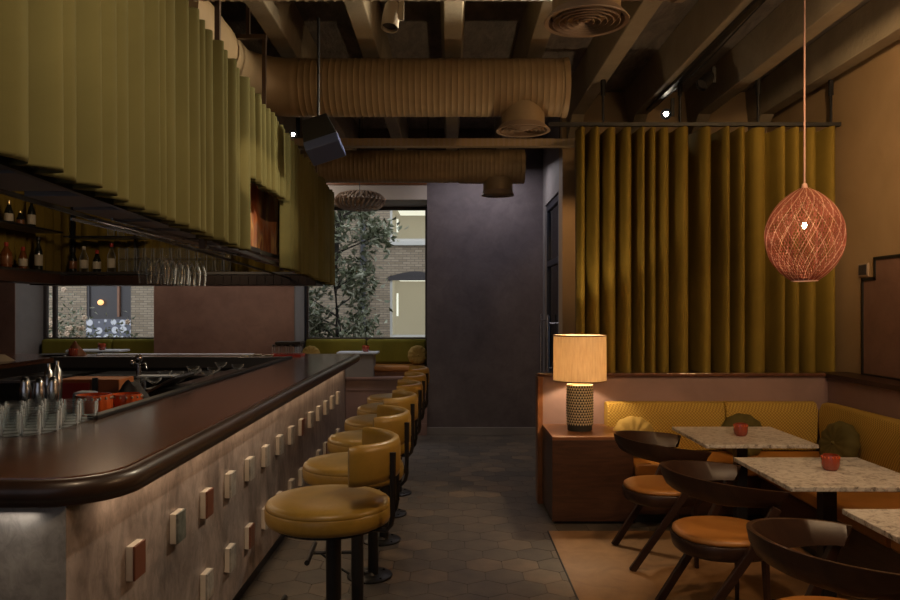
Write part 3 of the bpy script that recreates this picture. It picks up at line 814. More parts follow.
# ------------------------------------------------------------------ glassware and bottles
def make_wine(label, group):
    t = thing('wine_glass', label, 'wine glass', (0, 0, 0), group=group)
    # hanging upside down, foot on top at z=0
    MB().lathe([(.034, 0), (.034, -.003), (.006, -.008), (.004, -.02), (.004, -.095), (.012, -.105), (.030, -.125), (.039, -.155), (.038, -.19), (.033, -.225), (.0315, -.225), (.0365, -.19), (.0375, -.155), (.028, -.127), (.002, -.11)], n=20, cap1=False).build('bowl', 'glassware', t, 60)
    return t
wg = None; lb = 'wine glass hanging upside down from the gantry rack'
for i in range(7):
    for j, xx in enumerate((-1.36, -1.45)):
        loc = (xx, 3.5 + .088 * i + .02 * j, 1.944)
        if wg is None: wg = make_wine(lb, 'wine glasses hanging from the gantry rack'); wg.location = loc; wg.scale = (.82, .82, 1)
        else: dup(wg, loc)
def make_tumbler(label, group, r=.038, h=.095):
    t = thing('tumbler', label, 'glass', (0, 0, 0), group=group)
    m_ = MB(); n = 24; rings = []
    for k, (rr, z) in enumerate([(r * .86, 0), (r * .9, .006), (r * .95, h * .5), (r, h), (r - .002, h), (r * .9, h * .5), (r * .8, .014), (.002, .012)]):
        fl = .05 if k in (1, 2) else 0
        rings.append([((rr * (1 + fl * math.cos(10 * 2 * PI * i / 40))) * math.cos(2 * PI * i / 40), (rr * (1 + fl * math.cos(10 * 2 * PI * i / 40))) * math.sin(2 * PI * i / 40), z) for i in range(40)])
    m_.loops(rings, True, True, True); m_.build('glass_body', 'glassware', t, 60)
    return t
tb = None
for i in range(13):
    for tier in range(2):
        loc = (-3.26 + .087 * i, 7.36, 1.956 + .121 * tier)
        if tb is None: tb = make_tumbler('clear tumbler in the two-tier row on the gantry back shelf', 'tumblers stacked two high on the gantry shelf', .039, .118); tb.location = loc
        else: dup(tb, loc)
tb2 = None
for r_, (yy, n_) in enumerate(((2.92, 6), (3.00, 6), (3.08, 6), (3.16, 6), (3.24, 5), (3.32, 5), (3.40, 4))):
    for i in range(n_):
        loc = (-1.655 - .082 * i + (.03 if r_ % 2 else 0), yy + .006 * (i % 2), HB - .004)
        if tb2 is None: tb2 = make_tumbler('clear cut tumbler in the cluster at the near inner corner of the bar', 'cut tumblers clustered at the bar corner', .036, .085); tb2.location = loc
        else: dup(tb2, loc)
def make_bottle(label, loc, style, h=.30, r=.036, body='bottle_dark', cap='black_paint', neck=.38):
    t = thing('bottle', label, 'bottle', loc)
    s = h * (1 - neck)
    MB().lathe([(r * .9, 0), (r, .008), (r, s * .9), (r * .85, s), (.014, s + .05), (.013, h - .03), (.015, h - .02), (.015, h - .01)], n=20).build('glass_body', body, t, 50)
    MB().lathe([(r + .001, s * .25), (r + .0015, s * .26), (r + .0015, s * .75), (r + .001, s * .76)], n=20, cap0=False, cap1=False).build('label_band', 'label_paper' if style else 'wood_red', t, 50)
    MB().lathe([(.016, h - .035), (.017, h - .03), (.017, h), (.003, h + .002)], n=14).build('cap', cap, t, 50)
    return t
sh1 = 1.957
bl = [
 ('dark round-shouldered bottle with a dull label, first right of the gantry post', (-3.78, 7.42, sh1), 0, .24, .036, 'bottle_dark', 'black_paint'),
 ('clear bottle with a pale label and pale stopper on the back shelf', (-3.66, 7.40, sh1), 1, .26, .040, 'glassware', 'label_paper'),
 ('squat dark bottle with a red neck and white label on the back shelf', (-3.53, 7.40, sh1), 1, .22, .038, 'bottle_dark', 'red_wax'),
 ('clear bottle with a red top and white label beside the tumblers', (-3.385, 7.40, sh1), 1, .29, .038, 'glassware', 'red_wax'),
 ('orange-red bottle at the far left of the lower gantry shelf', (-3.97, 6.62, sh1), 0, .23, .05, 'bottle_amber', 'red_wax'),
 ('small amber bottle with a red stopper on the lower gantry shelf', (-3.97, 6.88, sh1), 1, .21, .036, 'bottle_amber', 'red_wax'),
 ('tall black bottle by the corner post on the lower gantry shelf', (-3.97, 7.14, sh1), 1, .33, .036, 'bottle_dark', 'black_paint'),
 ('dark bottle with a tan cap at the left of the upper gantry shelf', (-3.97, 6.66, 2.346), 1, .22, .036, 'bottle_dark', 'brass_cap'),
 ('short dark bottle in the middle of the upper gantry shelf', (-3.97, 6.84, 2.346), 0, .15, .034, 'bottle_dark', 'brass_cap'),
 ('tall dark bottle with a pale label at the right of the upper gantry shelf', (-3.97, 7.02, 2.346), 1, .29, .036, 'bottle_dark', 'black_paint'),
]
for a in bl: make_bottle(a[0], a[1], a[2], a[3], a[4], a[5], a[6])
t = make_tumbler('single small glass standing on the upper glass shelf of the gantry', None, .035, .10); t.location = (-3.40, 7.42, 2.309)
if 'group' in t: del t['group']
t = make_tumbler('second small glass on the upper glass shelf of the gantry, nearer the tumblers', None, .035, .08); t.location = (-3.30, 7.42, 2.309)

# things behind the bar
def jug(label, loc, h=.15):
    t = thing('mixing_bottle', label, 'bottle', loc)
    MB().lathe([(.022, 0), (.024, .01), (.020, h * .55), (.018, h * .6)], n=18).build('glass_body', 'glassware', t, 50)
    MB().lathe([(.018, h * .55), (.025, h * .60), (.027, h * .80), (.022, h * .86), (.024, h * .92), (.012, h), (.003, h + .002)], n=18).build('steel_cap', 'chrome', t, 50)
jug('left one of three steel-capped bottles behind the tumblers', (-2.02, 3.52, 1.0), .27)
jug('middle one of three steel-capped bottles behind the tumblers', (-1.955, 3.52, 1.0), .265)
jug('right one of three steel-capped bottles behind the tumblers', (-1.905, 3.55, 1.0), .27)
def bowl(label, loc, s=1):
    t = thing('bowl', label, 'bowl', loc); t.scale = (s, s, s)
    m_ = MB(); rings = []
    for k, (r, z) in enumerate([(.035, 0), (.06, .02), (.078, .06), (.08, .10), (.076, .14), (.071, .14), (.074, .10), (.06, .03), (.002, .02)]):
        rings.append([(r * (1 + (.02 if k < 5 else 0) * math.cos(16 * 2 * PI * i / 64)) * math.cos(2 * PI * i / 64), r * (1 + (.02 if k < 5 else 0) * math.cos(16 * 2 * PI * i / 64)) * math.sin(2 * PI * i / 64), z) for i in range(64)])
    m_.loops(rings, True, True, True); m_.build('bowl_body', 'orange_ceramic', t, 50)
    m_ = MB()
    for i in range(16):
        a = 2 * PI * i / 16; m_.ell((.0775 * math.cos(a), .0775 * math.sin(a), .125), (.007, .007, .008), 6, 5)
    m_.build('rim_beads', 'grille_paint', t, 50)
bowl('larger orange-red beaded bowl behind the bar', (-1.83, 3.80, 1.0), 1.12)
bowl('smaller orange-red beaded bowl right of the larger one', (-1.74, 3.98, 1.0), 1.0)
t = thing('bottle_crate', 'orange and dark red crate behind the bar', 'crate', (-2.05, 4.35, 1.0))
MB().box(-.2, .15, -.1, .1, 0, .19).build('crate_body', 'orange_card', t, bevel=.005)
MB().box(-.21, -.02, -.11, -.1, .02, .17).build('dark_panel', 'red_wax', t)
MB().box(.0, .03, -.112, -.1, .0, .2).build('divider', 'black_paint', t)
t = thing('ticket_printer', 'small grey rounded box behind the bar', 'box', (-1.97, 4.0, 1.0))
MB().box(-.05, .05, -.05, .05, 0, .15).build('casing', 'grey_plastic', t, bevel=.015, seg=3)
MB().box(-.045, .045, -.053, -.05, .1, .105).build('slot', 'black_paint', t)
t = thing('cloth', 'crumpled dark cloth draped behind the orange bowls', 'cloth', (-1.82, 4.25, 1.0))
m_ = MB(); rings = []
for z in range(9):
    v = z / 8
    rings.append([((.13 * (1 - v * .75)) * (1 + .16 * math.sin(3 * a + 4 * v) + .08 * math.sin(7 * a + 9 * v)) * math.cos(a), (.10 * (1 - v * .75)) * (1 + .16 * math.sin(3 * a + 4 * v)) * math.sin(a), .17 * v + .02 * math.sin(2 * a)) for a in [2 * PI * i / 28 for i in range(28)]])
m_.loops(rings, True, True, True); m_.build('cloth_body', 'dark_cloth', t, 60)
t = thing('bar_scoop_bin', 'black angular bin with tilted lid behind the bar', 'bin', (-1.80, 4.75, 1.0))
MB().box(-.1, .1, -.15, .15, 0, .10).build('bin_body', 'black_paint', t, bevel=.01)
q = Matrix.Translation((0, -.05, .10)) @ Matrix.Rotation(-.5, 4, 'Y')
MB().box(-.12, .14, -.16, .16, 0, .02, q).build('lid', 'steel_dark', t, bevel=.006)
t = thing('tap', 'chrome beer tap column behind the bar', 'tap', (-2.25, 5.35, 1.0))
MB().tube([(0, 0, 0), (0, 0, .2)], .018, 12).tube([(0, 0, .18), (.06, -.03, .20), (.07, -.04, .16)], .01, 8).build('column', 'chrome', t, 50)
MB().ell((0, 0, .235), (.028, .028, .035)).build('knob', 'chrome', t, 50)
MB().ell((-.045, 0, .2), (.02, .02, .025)).build('knob', 'chrome', t, 50)
def coupe(label, loc, grp):
    t = thing('coupe_glass', label, 'glass', loc, group=grp)
    MB().lathe([(.035, 0), (.034, .003), (.004, .008), (.0035, .085), (.015, .095), (.045, .115), (.05, .135), (.048, .135), (.043, .117), (.003, .098)], n=22, cap1=False).build('bowl', 'glassware', t, 60)
    return t
cp = coupe('coupe glass on the work top behind the bar', (-2.1, 5.45, 1.0), 'coupe glasses behind the bar')
for (x, y) in ((-2.0, 5.42), (-1.95, 5.65), (-2.05, 5.9), (-1.85, 5.8), (-1.9, 5.25), (-1.8, 5.5), (-1.75, 6.1), (-1.95, 6.3), (-2.1, 5.0), (-1.98, 4.95)): dup(cp, (x, y, 1.0))
t = thing('tray', 'pale flat tray on the work top behind the bar', 'tray', (-2.0, 5.05, 1.13))
MB().box(-.12, .14, -.05, .05, 0, .012).build('tray_body', 'blue_white', t, bevel=.004)
for dx in (-.09, .11): MB().box(dx - .008, dx + .008, -.02, .02, -.13, 0).build('foot', 'chrome', t)
for nm, x, y, h, r in (('tall steel shaker left behind the bar', -2.17, 4.0, .30, .028), ('second tall steel shaker left behind the bar', -2.15, 4.05, .31, .028)):
    t = thing('shaker', nm, 'shaker', (x, y, 1.0))
    MB().lathe([(r * .8, 0), (r, h * .6), (r * 1.02, h * .62)], n=20).build('shaker_body', 'chrome', t, 40)
    MB().lathe([(r * 1.0, h * .62), (r * .8, h * .85), (r * .4, h * .9), (r * .4, h), (.003, h)], n=20).build('shaker_lid', 'chrome', t, 40)
# steel boxes at left
for nm, x, y, sx, sz in (('wide dull steel tub at the left behind the bar', -2.62, 4.75, .22, .17), ('low steel tub at the far left behind the bar', -2.45, 4.0, .2, .10)):
    t = thing('steel_tub', nm, 'tub', (x, y, .98 if y > 4.5 else .9))
    m_ = MB(); m_.loops([[(sx * .85 * a, .12 * b, 0) for a, b in ((-1, -1), (1, -1), (1, 1), (-1, 1))], [(sx * a, .15 * b, sz) for a, b in ((-1, -1), (1, -1), (1, 1), (-1, 1))], [(sx * .95 * a, .14 * b, sz) for a, b in ((-1, -1), (1, -1), (1, 1), (-1, 1))], [(sx * .8 * a, .11 * b, .01) for a, b in ((-1, -1), (1, -1), (1, 1), (-1, 1))]], True, True, True)
    m_.build('tub_body', 'steel_dark', t)
    MB().box(-sx - .01, sx + .01, -.165, -.15, sz - .015, sz).build('rim', 'chrome', t)
MB().box(-3.1, -2.15, 3.8, 5.0, .86, .98 - .08).build('back_shelf', 'steel_dark', bar)
MB().box(-3.1, -2.16, 4.5, 5.0, .90, .98).build('back_shelf', 'steel_dark', bar)
# far corner condiments, far counter items
ct = thing('condiment_stack', 'cluster of small jars in a wire rack at the far inner corner of the bar', 'jar rack', (-1.70, 7.75, HB))
MB().box(-.16, .16, -.12, .12, 0, .02).build('rack', 'red_wax', ct)
for i in range(4):
    for j in range(2):
        jn = MB().lathe([(.03, .02), (.034, .04), (.034, .09), (.028, .10)], (-.115 + .076 * i, -.06 + .11 * j, 0), 16).build('jar', 'glassware', ct, 50)
        MB().lathe([(.029, .10), (.031, .102), (.031, .118), (.003, .12)], (-.115 + .076 * i, -.06 + .11 * j, 0), 16).build('lid', 'steel_dark', jn, 50)
MB().box(-.11, .15, -.10, .10, .12, .15).build('tray_top', 'ceramic_hole', ct, bevel=.004)
t = thing('ashtray_stack', 'heap of small pale dishes on the far bar ledge', 'dishes', (-1.95, 7.50, HB))
m_ = MB()
for i in range(5): m_.lathe([(.03, 0), (.045, .02), (.043, .02), (.028, .006)], (-.12 + .06 * i, .02 * (i % 2), .006 * (i % 3)), 14)
m_.build('dishes', 'label_paper', t, 50)
candle_cup('red cup at the far left corner of the bar top', (-3.93, 7.72, HB + .0), 1.0)
t = thing('plate', 'dark plate beside the red cup on the far bar top', 'plate', (-4.15, 7.75, HB))
MB().lathe([(.08, 0), (.15, .016), (.148, .02), (.078, .006)], n=32).build('plate_body', 'black_paint', t, 40)
t = thing('napkin_bird', 'crumpled napkin with reddish fold at the far left corner of the bar', 'napkin', (-3.98, 7.86, HB))
m_ = MB()
rings = [[((.1 * (1 - v)) * (1 + .3 * math.sin(3 * a + 5 * v)) * math.cos(a), .06 * (1 - v) * math.sin(a), .16 * v) for a in [2 * PI * i / 16 for i in range(16)]] for v in (0, .2, .4, .6, .8, .95)]
m_.loops(rings, True, True, True); m_.build('napkin_body', 'wood_red', t, 50)
t = thing('towel', 'folded pale towel on the left bar top', 'towel', (-4.28, 7.0, HB))
m_ = MB(); rings = [[((.16 * (1 - v * .6)) * math.cos(a), .09 * (1 - v * .6) * math.sin(a) * (1 + .2 * math.sin(5 * a)), .06 * v) for a in [2 * PI * i / 20 for i in range(20)]] for v in (0, .3, .6, .85, 1)]
m_.loops(rings, True, True, True); m_.build('towel_body', 'label_paper', t, 50)
t = thing('cash_board', 'long white board lying on the far bar top', 'board', (-3.0, 7.85, HB))
MB().box(-.75, .9, -.03, .1, 0, .012).build('board', 'blue_white', t, bevel=.003)

# ------------------------------------------------------------------ ducts, diffusers
def duct(label, y, zc, r, x0, x1, elbow=True, rib=.045):
    t = thing('air_duct', label, 'air duct', (0, y, zc))
    m_ = MB(); rings = []; n = 40
    path = []
    x = x1
    while x > x0:
        path.append((x, 0)); path.append((x - rib * .72, 0)); path.append((x - rib * .86, 1)); x -= rib
    for (x, k) in path:
        rr = r + (.0032 if k else 0); 
        rings.append([(x, rr * math.cos(2 * PI * i / n), rr * math.sin(2 * PI * i / n)) for i in range(n)])
    if elbow:
        # bend toward the viewer
        Rb = .42; xe = path[-1][0]
        for j in range(1, 15):
            a = (PI / 2) * j / 14; k = 1.014 if j % 2 else 1
            cx_ = xe - Rb * math.sin(a); cy_ = -Rb * (1 - math.cos(a))
            rings.append([(cx_ - (r * k * math.cos(2 * PI * i / n)) * math.sin(a) * 1, cy_ + r * k * math.cos(2 * PI * i / n) * math.cos(a), r * k * math.sin(2 * PI * i / n)) for i in range(n)])
        for j in range(1, 14):
            k = 1.014 if j % 2 else 1
            rings.append([(xe - Rb - r * k * math.cos(2 * PI * i / n), -Rb - j * .09, r * k * math.sin(2 * PI * i / n)) for i in range(n)])
    m_.loops(rings, True, True, True)
    m_.build('duct_tube', 'duct_metal', t, 45)
    MB().lathe([(r + .008, -.02), (r + .008, .02), (r - .002, .022)], M=Matrix.Translation((x1, 0, 0)) @ Matrix.Rotation(PI / 2, 4, 'Y'), n=40).build('end_cap', 'duct_metal', t, 45)
    return t
def diffuser(t, x, y, ztop, zbot, r, R):
    MB().lathe([(r, zbot + .03), (r, ztop)], (x, y, 0), 36).build('spigot', 'duct_metal', t, 45)
    m_ = MB()
    m_.lathe([(r, zbot + .05), (R * .97, zbot + .012), (R, zbot + .004), (R * .99, zbot), (R * .90, zbot + .003), (R * .86, zbot + .02), (R * .84, zbot + .035), (r * .8, zbot + .045)], (x, y, 0), 48)
    f_ = m_.build('flange', 'grille_paint', t, 45)
    m_ = MB()
    for k in range(5):
        q = R * (.78 - .15 * k)
        m_.lathe([(q, zbot - .002), (q + .004, zbot), (q - R * .035, zbot + .020), (q - R * .035 - .004, zbot + .018)], (x, y, 0), 40, cap0=False, cap1=False)
    m_.lathe([(.012, zbot + .002), (.02, zbot + .01), (.004, zbot + .02)], (x, y, 0), 16)
    m_.build('louvre_rings', 'grille_paint', f_, 45)
    MB().lathe([(R * .84, zbot + .033), (R * .84, zbot + .036)], (x, y, 0), 30).build('grille_back', 'grille_dark', f_)
d1 = duct('ribbed duct crossing the middle of the ceiling', 5.6, 3.265, .212, -1.12, .862)
diffuser(d1, .553, 0, -.05, -.328, .163, .205)
d2 = duct('thin ribbed duct before the back wall', 7.8, 3.09, .168, -2.2, .13, elbow=False)
m_ = MB(); rings = []
x = .78
while x > .12:
    for dx, k in ((0, 0), (.03, 0), (.038, 1)): rings.append([(x - dx, (.178 + .004 * k) * math.cos(2 * PI * i / 40), (.178 + .004 * k) * math.sin(2 * PI * i / 40)) for i in range(40)])
    x -= .046
m_.loops(rings, True, True, True); m_.build('sleeve', 'duct_metal', d2, 45)
diffuser(d2, .505, 0, -.13, -.305, .155, .175)
d3 = duct('ribbed duct at the top edge, nearest the camera', 3.5, 3.285, .215, -1.5, 1.1, elbow=False)
diffuser(d3, .645, 0, -.18, -.335, .16, .2)
# cable tray
t = thing('cable_tray', 'long narrow cable tray across the ceiling between the two ducts', 'cable tray', (0, 6.75, 0))
z1_ = CH + (CY - 139.5) * 6.75 / F; z0_ = CH + (CY - 147) * 6.75 / F
MB().box(-1.6, 1.15, -.05, .05, z0_, z1_).build('tray', 'duct_metal', t, bevel=.004)
for i in range(5):
    x = -1.4 + .6 * i; MB().tube([(x, 0, z1_), (x, 0, ZC)], .005, 6).build('tray_rod', 'black_metal', t)
m_ = MB()
for i in range(56): m_.box(-1.58 + .049 * i, -1.56 + .049 * i, -.055, -.05, z0_, z1_)
m_.build('rungs', 'grille_paint', t)
# spotlight and speaker and track
def spot(label, loc, aim, mat, r=.04, L=.12, lit=False, zt=ZB, name='spotlight'):
    t = thing(name, label, 'spotlight', loc)
    d = Vector(aim).normalized(); M = d.to_track_quat('-Z', 'Y').to_matrix().to_4x4()
    MB().lathe([(r * .7, L * .6), (r * .85, L * .5), (r, 0), (r, -L * .5), (r * .93, -L * .5), (r * .9, -L * .3)], n=28, M=M).build('head', mat, t, 40)
    MB().lathe([(r * (.42 if lit else .88), -L * .35), (r * (.4 if lit else .88), -L * .34)], n=24, M=M).build('lens', 'bulb_bright' if lit else 'grille_dark', t)
    MB().box(r * .9, r * .9 + .03, -.012, .012, -.02, zt - loc[2]).build('arm', mat, t)
    return t
spot('grey cylinder spotlight hanging above the middle duct', ((391 - CX) * 4.4 / F, 4.4, CH + (CY - 17) * 4.4 / F), (-.1, -.25, -1), 'spot_grey', .052, .15)
spot('small lit spotlight under the middle duct by the gantry curtain', (-1.38, 6.5, CH + (CY - 134) * 6.5 / F), (.3, -1, -.35), 'black_metal', .035, .09, True)
spot('small lit spotlight on the track above the gold curtain', (2.0, 6.85, CH + (CY - 114) * 6.85 / F), (-.3, -1, -.3), 'black_metal', .05, .09, True)
spot('unlit black spotlight farther forward on the ceiling track', (2.06, 5.95, 3.43), (-.6, -.4, -.6), 'black_metal', .05, .16)
t = thing('light_track', 'black lighting track under the ceiling beam above the curtain', 'light track', (1.93, 5.6, ZB - .03))
MB().box(-.02, .02, -1.2, 1.6, 0, .028).build('track', 'black_metal', t)
MB().tube([(0.03, -1.2, .01), (.04, 0, -.02), (.03, 1.5, .01)], .006, 6).build('cable', 'black_metal', t)
t = thing('speaker', 'black ceiling loudspeaker with blue face tilted down beside the gantry', 'loudspeaker', (-.86, 4.95, 2.73))
M = Matrix.Rotation(math.radians(-18), 4, 'Y') @ Matrix.Rotation(math.radians(-20), 4, 'X')
MB().loops([[M @ Vector(p) for p in ((-.085, -.08, .13), (.085, -.08, .13), (.085, .08, .13), (-.085, .08, .13))], [M @ Vector(p) for p in ((-.105, -.1, -.05), (.115, -.1, -.05), (.115, .1, -.05), (-.105, .1, -.05))]], True, True, True) if False else None
m_ = MB(); m_.loops([[M @ Vector(p) for p in ((-.085, -.08, .13), (.085, -.08, .13), (.085, .08, .13), (-.085, .08, .13))], [M @ Vector(p) for p in ((-.11, -.1, -.05), (.12, -.1, -.05), (.12, .1, -.05), (-.11, .1, -.05))]], True, True, True)
m_.build('cabinet', 'speaker_body', t, bevel=.006)
MB().box(-.112, .122, -.102, .102, -.12, -.05, M).build('grille', 'speaker_grille', t, bevel=.008)
MB().tube([(-.02, 0, .12), (-.02, 0, ZB - 2.73)], .01, 8).build('bracket', 'black_metal', t)

# ------------------------------------------------------------------ console, lamp
cs = thing('console_cabinet', 'dark wooden console with reddish top under the table lamp', 'cabinet', (.755, 5.46, 0))
MB().box(0, .60, 0, .60, .025, .625).build('body', 'wood_console', cs, bevel=.003)
MB().box(0, .60, -.004, .60, .625, .65).build('top', 'wood_red', cs, bevel=.003)
MB().box(.02, .60, .03, .58, 0, .025).build('plinth', 'black_paint', cs)
lp = thing('table_lamp', 'table lamp with linen drum shade and perforated ceramic base', 'lamp', (1.01, 5.76, .65))
m_ = MB(); n = 30; rows = 15; r0 = .103; z0 = .045; zh = .31
def rr_(v): return r0 * (.985 + .03 * math.sin(PI * v))
V = [[m_.bm.verts.new((rr_(j / rows) * math.cos(2 * PI * (i + .5 * (j % 2)) / n), rr_(j / rows) * math.sin(2 * PI * (i + .5 * (j % 2)) / n), z0 + zh * j / rows)) for i in range(n)] for j in range(rows + 1)]
fs = []
for j in range(rows):
    for i in range(n):
        i2 = (i + 1) % n
        if j % 2 == 0: t1 = (V[j][i], V[j][i2], V[j + 1][i]); t2 = (V[j][i2], V[j + 1][i2], V[j + 1][i])
        else: t1 = (V[j][i], V[j + 1][i2], V[j + 1][i]); t2 = (V[j][i], V[j][i2], V[j + 1][i2])
        f1 = m_.bm.faces.new(t1); f2 = m_.bm.faces.new(t2)
        up = t1 if j % 2 == 0 else t2
        fs.append(f1 if j % 2 == 0 else f2)
r_ = bmesh.ops.inset_individual(m_.bm, faces=fs, thickness=.0032, depth=-.005)
for f in fs: f.material_index = 1
m_.bm.faces.new(V[rows]); m_.bm.faces.new(V[0][::-1])
m_.build('ceramic_base', ['ceramic_cream', 'ceramic_hole'], lp)
MB().lathe([(.09, 0), (.095, .005), (.095, .045), (.08, .046)], n=40).build('foot', 'ceramic_hole', lp, 40)
MB().lathe([(.09, .355), (.06, .362), (.02, .37), (.012, .45), (.003, .45)], n=24).build('neck', 'brass_cap', lp, 40)
m_ = MB(); m_.loops([[(r * math.cos(2 * PI * i / 64), r * math.sin(2 * PI * i / 64), z) for i in range(64)] for r, z in ((.205, .385), (.203, .738), (.2005, .738), (.2025, .385), (.205, .385))], True)
m_.build('lamp_shade', 'shade_linen', lp, 40)
MB().lathe([(.2055, .383), (.207, .386), (.2065, .392), (.2045, .392)], n=64, cap0=False, cap1=False).build('shade_trim', 'wood_red', lp, 40)
MB().lathe([(.2035, .732), (.2055, .735), (.2045, .742), (.2025, .742)], n=64, cap0=False, cap1=False).build('shade_trim', 'wood_red', lp, 40)
MB().ell((0, 0, .455), (.026, .026, .03)).build('bulb', 'bulb_warm', lp, 60)
m_ = MB()
for k in range(3):
    a = 2 * PI * k / 3; m_.tube([(0, 0, .72), (.2 * math.cos(a), .2 * math.sin(a), .73)], .002, 5)
m_.tube([(0, 0, .44), (0, 0, .72)], .003, 5); m_.build('spider', 'brass_cap', lp)

# ------------------------------------------------------------------ banquette
bq = thing('corner_banquette', 'mustard corner banquette with woven backrest and orange leather seat', 'banquette', (0, 0, 0))
MB().box(1.36, 3.1, 5.48, 6.06, .07, .36).build('base', 'wood_console', bq, bevel=.003)
MB().box(2.30, 3.1, -1.5, 5.48, .07, .36).build('base', 'wood_console', bq, bevel=.003)
MB().box(1.38, 3.1, 5.52, 6.06, 0, .07).box(2.34, 3.1, -1.5, 5.52, 0, .07).build('plinth', 'black_paint', bq)
MB().box(1.36, 2.27, 5.44, 5.93, .36, .455).build('seat_cushion', 'leather_orange', bq, 60, bevel=.02, seg=3)
for y0, y1 in ((3.8, 5.43), (2.1, 3.79), (.4, 2.09), (-1.5, .39)):
    MB().box(2.25, 2.97, y0, y1, .36, .455).build('seat_cushion', 'leather_orange', bq, 60, bevel=.02, seg=3)
MB().box(2.28, 2.97, 5.44, 5.93, .36, .455).build('seat_cushion', 'leather_orange', bq, 60, bevel=.02, seg=3)
def back_x(x0, x1):
    m_ = MB()
    m_.loops([[(x0, y, z) for y, z in ((5.93, .455), (5.905, .60), (5.90, .775), (5.93, .838), (5.97, .848), (6.06, .835), (6.065, .455))],
              [(x1, y, z) for y, z in ((5.93, .455), (5.905, .60), (5.90, .775), (5.93, .838), (5.97, .848), (6.06, .835), (6.065, .455))]], True, True, True)
    return m_.build('backrest', 'woven_mustard', bq, 50, bevel=.012, seg=3)
back_x(1.26, 2.20); back_x(2.205, 2.94)
def back_y(y0, y1):
    m_ = MB(); pr = ((2.965, .455), (2.94, .60), (2.935, .775), (2.96, .838), (3.0, .848), (3.09, .835), (3.095, .455))
    m_.loops([[(x, y0, z) for x, z in pr], [(x, y1, z) for x, z in pr]], True, True, True)
    return m_.build('backrest', 'woven_mustard', bq, 50, bevel=.012, seg=3)
back_y(4.1, 5.90); back_y(2.3, 4.095); back_y(.5, 2.295)
round_cushion('round_cushion', 'round olive cushion on the back of the banquette behind the far table', (2.29, 5.79, .60), .175, .075, (0, -1, .28), 'velvet_green')
round_cushion('round_cushion', 'round olive cushion leaning on the right side of the banquette', (2.85, 5.42, .60), .17, .075, (-1, -.25, .25), 'velvet_green')
round_cushion('round_cushion', 'yellow round cushion behind the farthest dining chair', (1.42, 5.72, .60), .165, .07, (-.15, -1, .35), 'cushion_yellow')

# ------------------------------------------------------------------ dining tables
def make_table(label):
    t = thing('dining_table', label, 'table', (0, 0, 0), group='marble tables along the banquette')
    MB().box(-.35, .35, -.35, .35, .732, .755).build('table_top', 'marble_speckle', t, bevel=.003)
    MB().box(-.036, .036, -.036, .036, .012, .72).build('post', 'black_metal', t, bevel=.004)
    MB().box(-.2, .2, -.2, .2, 0, .012).build('base_plate', 'black_metal', t, bevel=.004)
    MB().box(-.16, .16, -.03, .03, .715, .732).box(-.03, .03, -.16, .16, .712, .73).build('support', 'black_metal', t)
    return t
tl = ['farthest square marble-topped table, nearest the gold curtain', 'middle square marble-topped table with a red candle holder', 'nearest marble-topped table cut by the right edge of the photo']
T1 = make_table(tl[0]); T1.location = (1.93, 4.92, 0)
dup(T1, (1.955, 3.84, 0), 0, tl[1]); dup(T1, (2.0, 2.765, 0), 0, tl[2])
candle_cup('red glass candle holder on the farthest marble table', (1.925, 4.90, .7555))
candle_cup('red glass candle holder on the middle marble table', (1.985, 3.86, .7555))

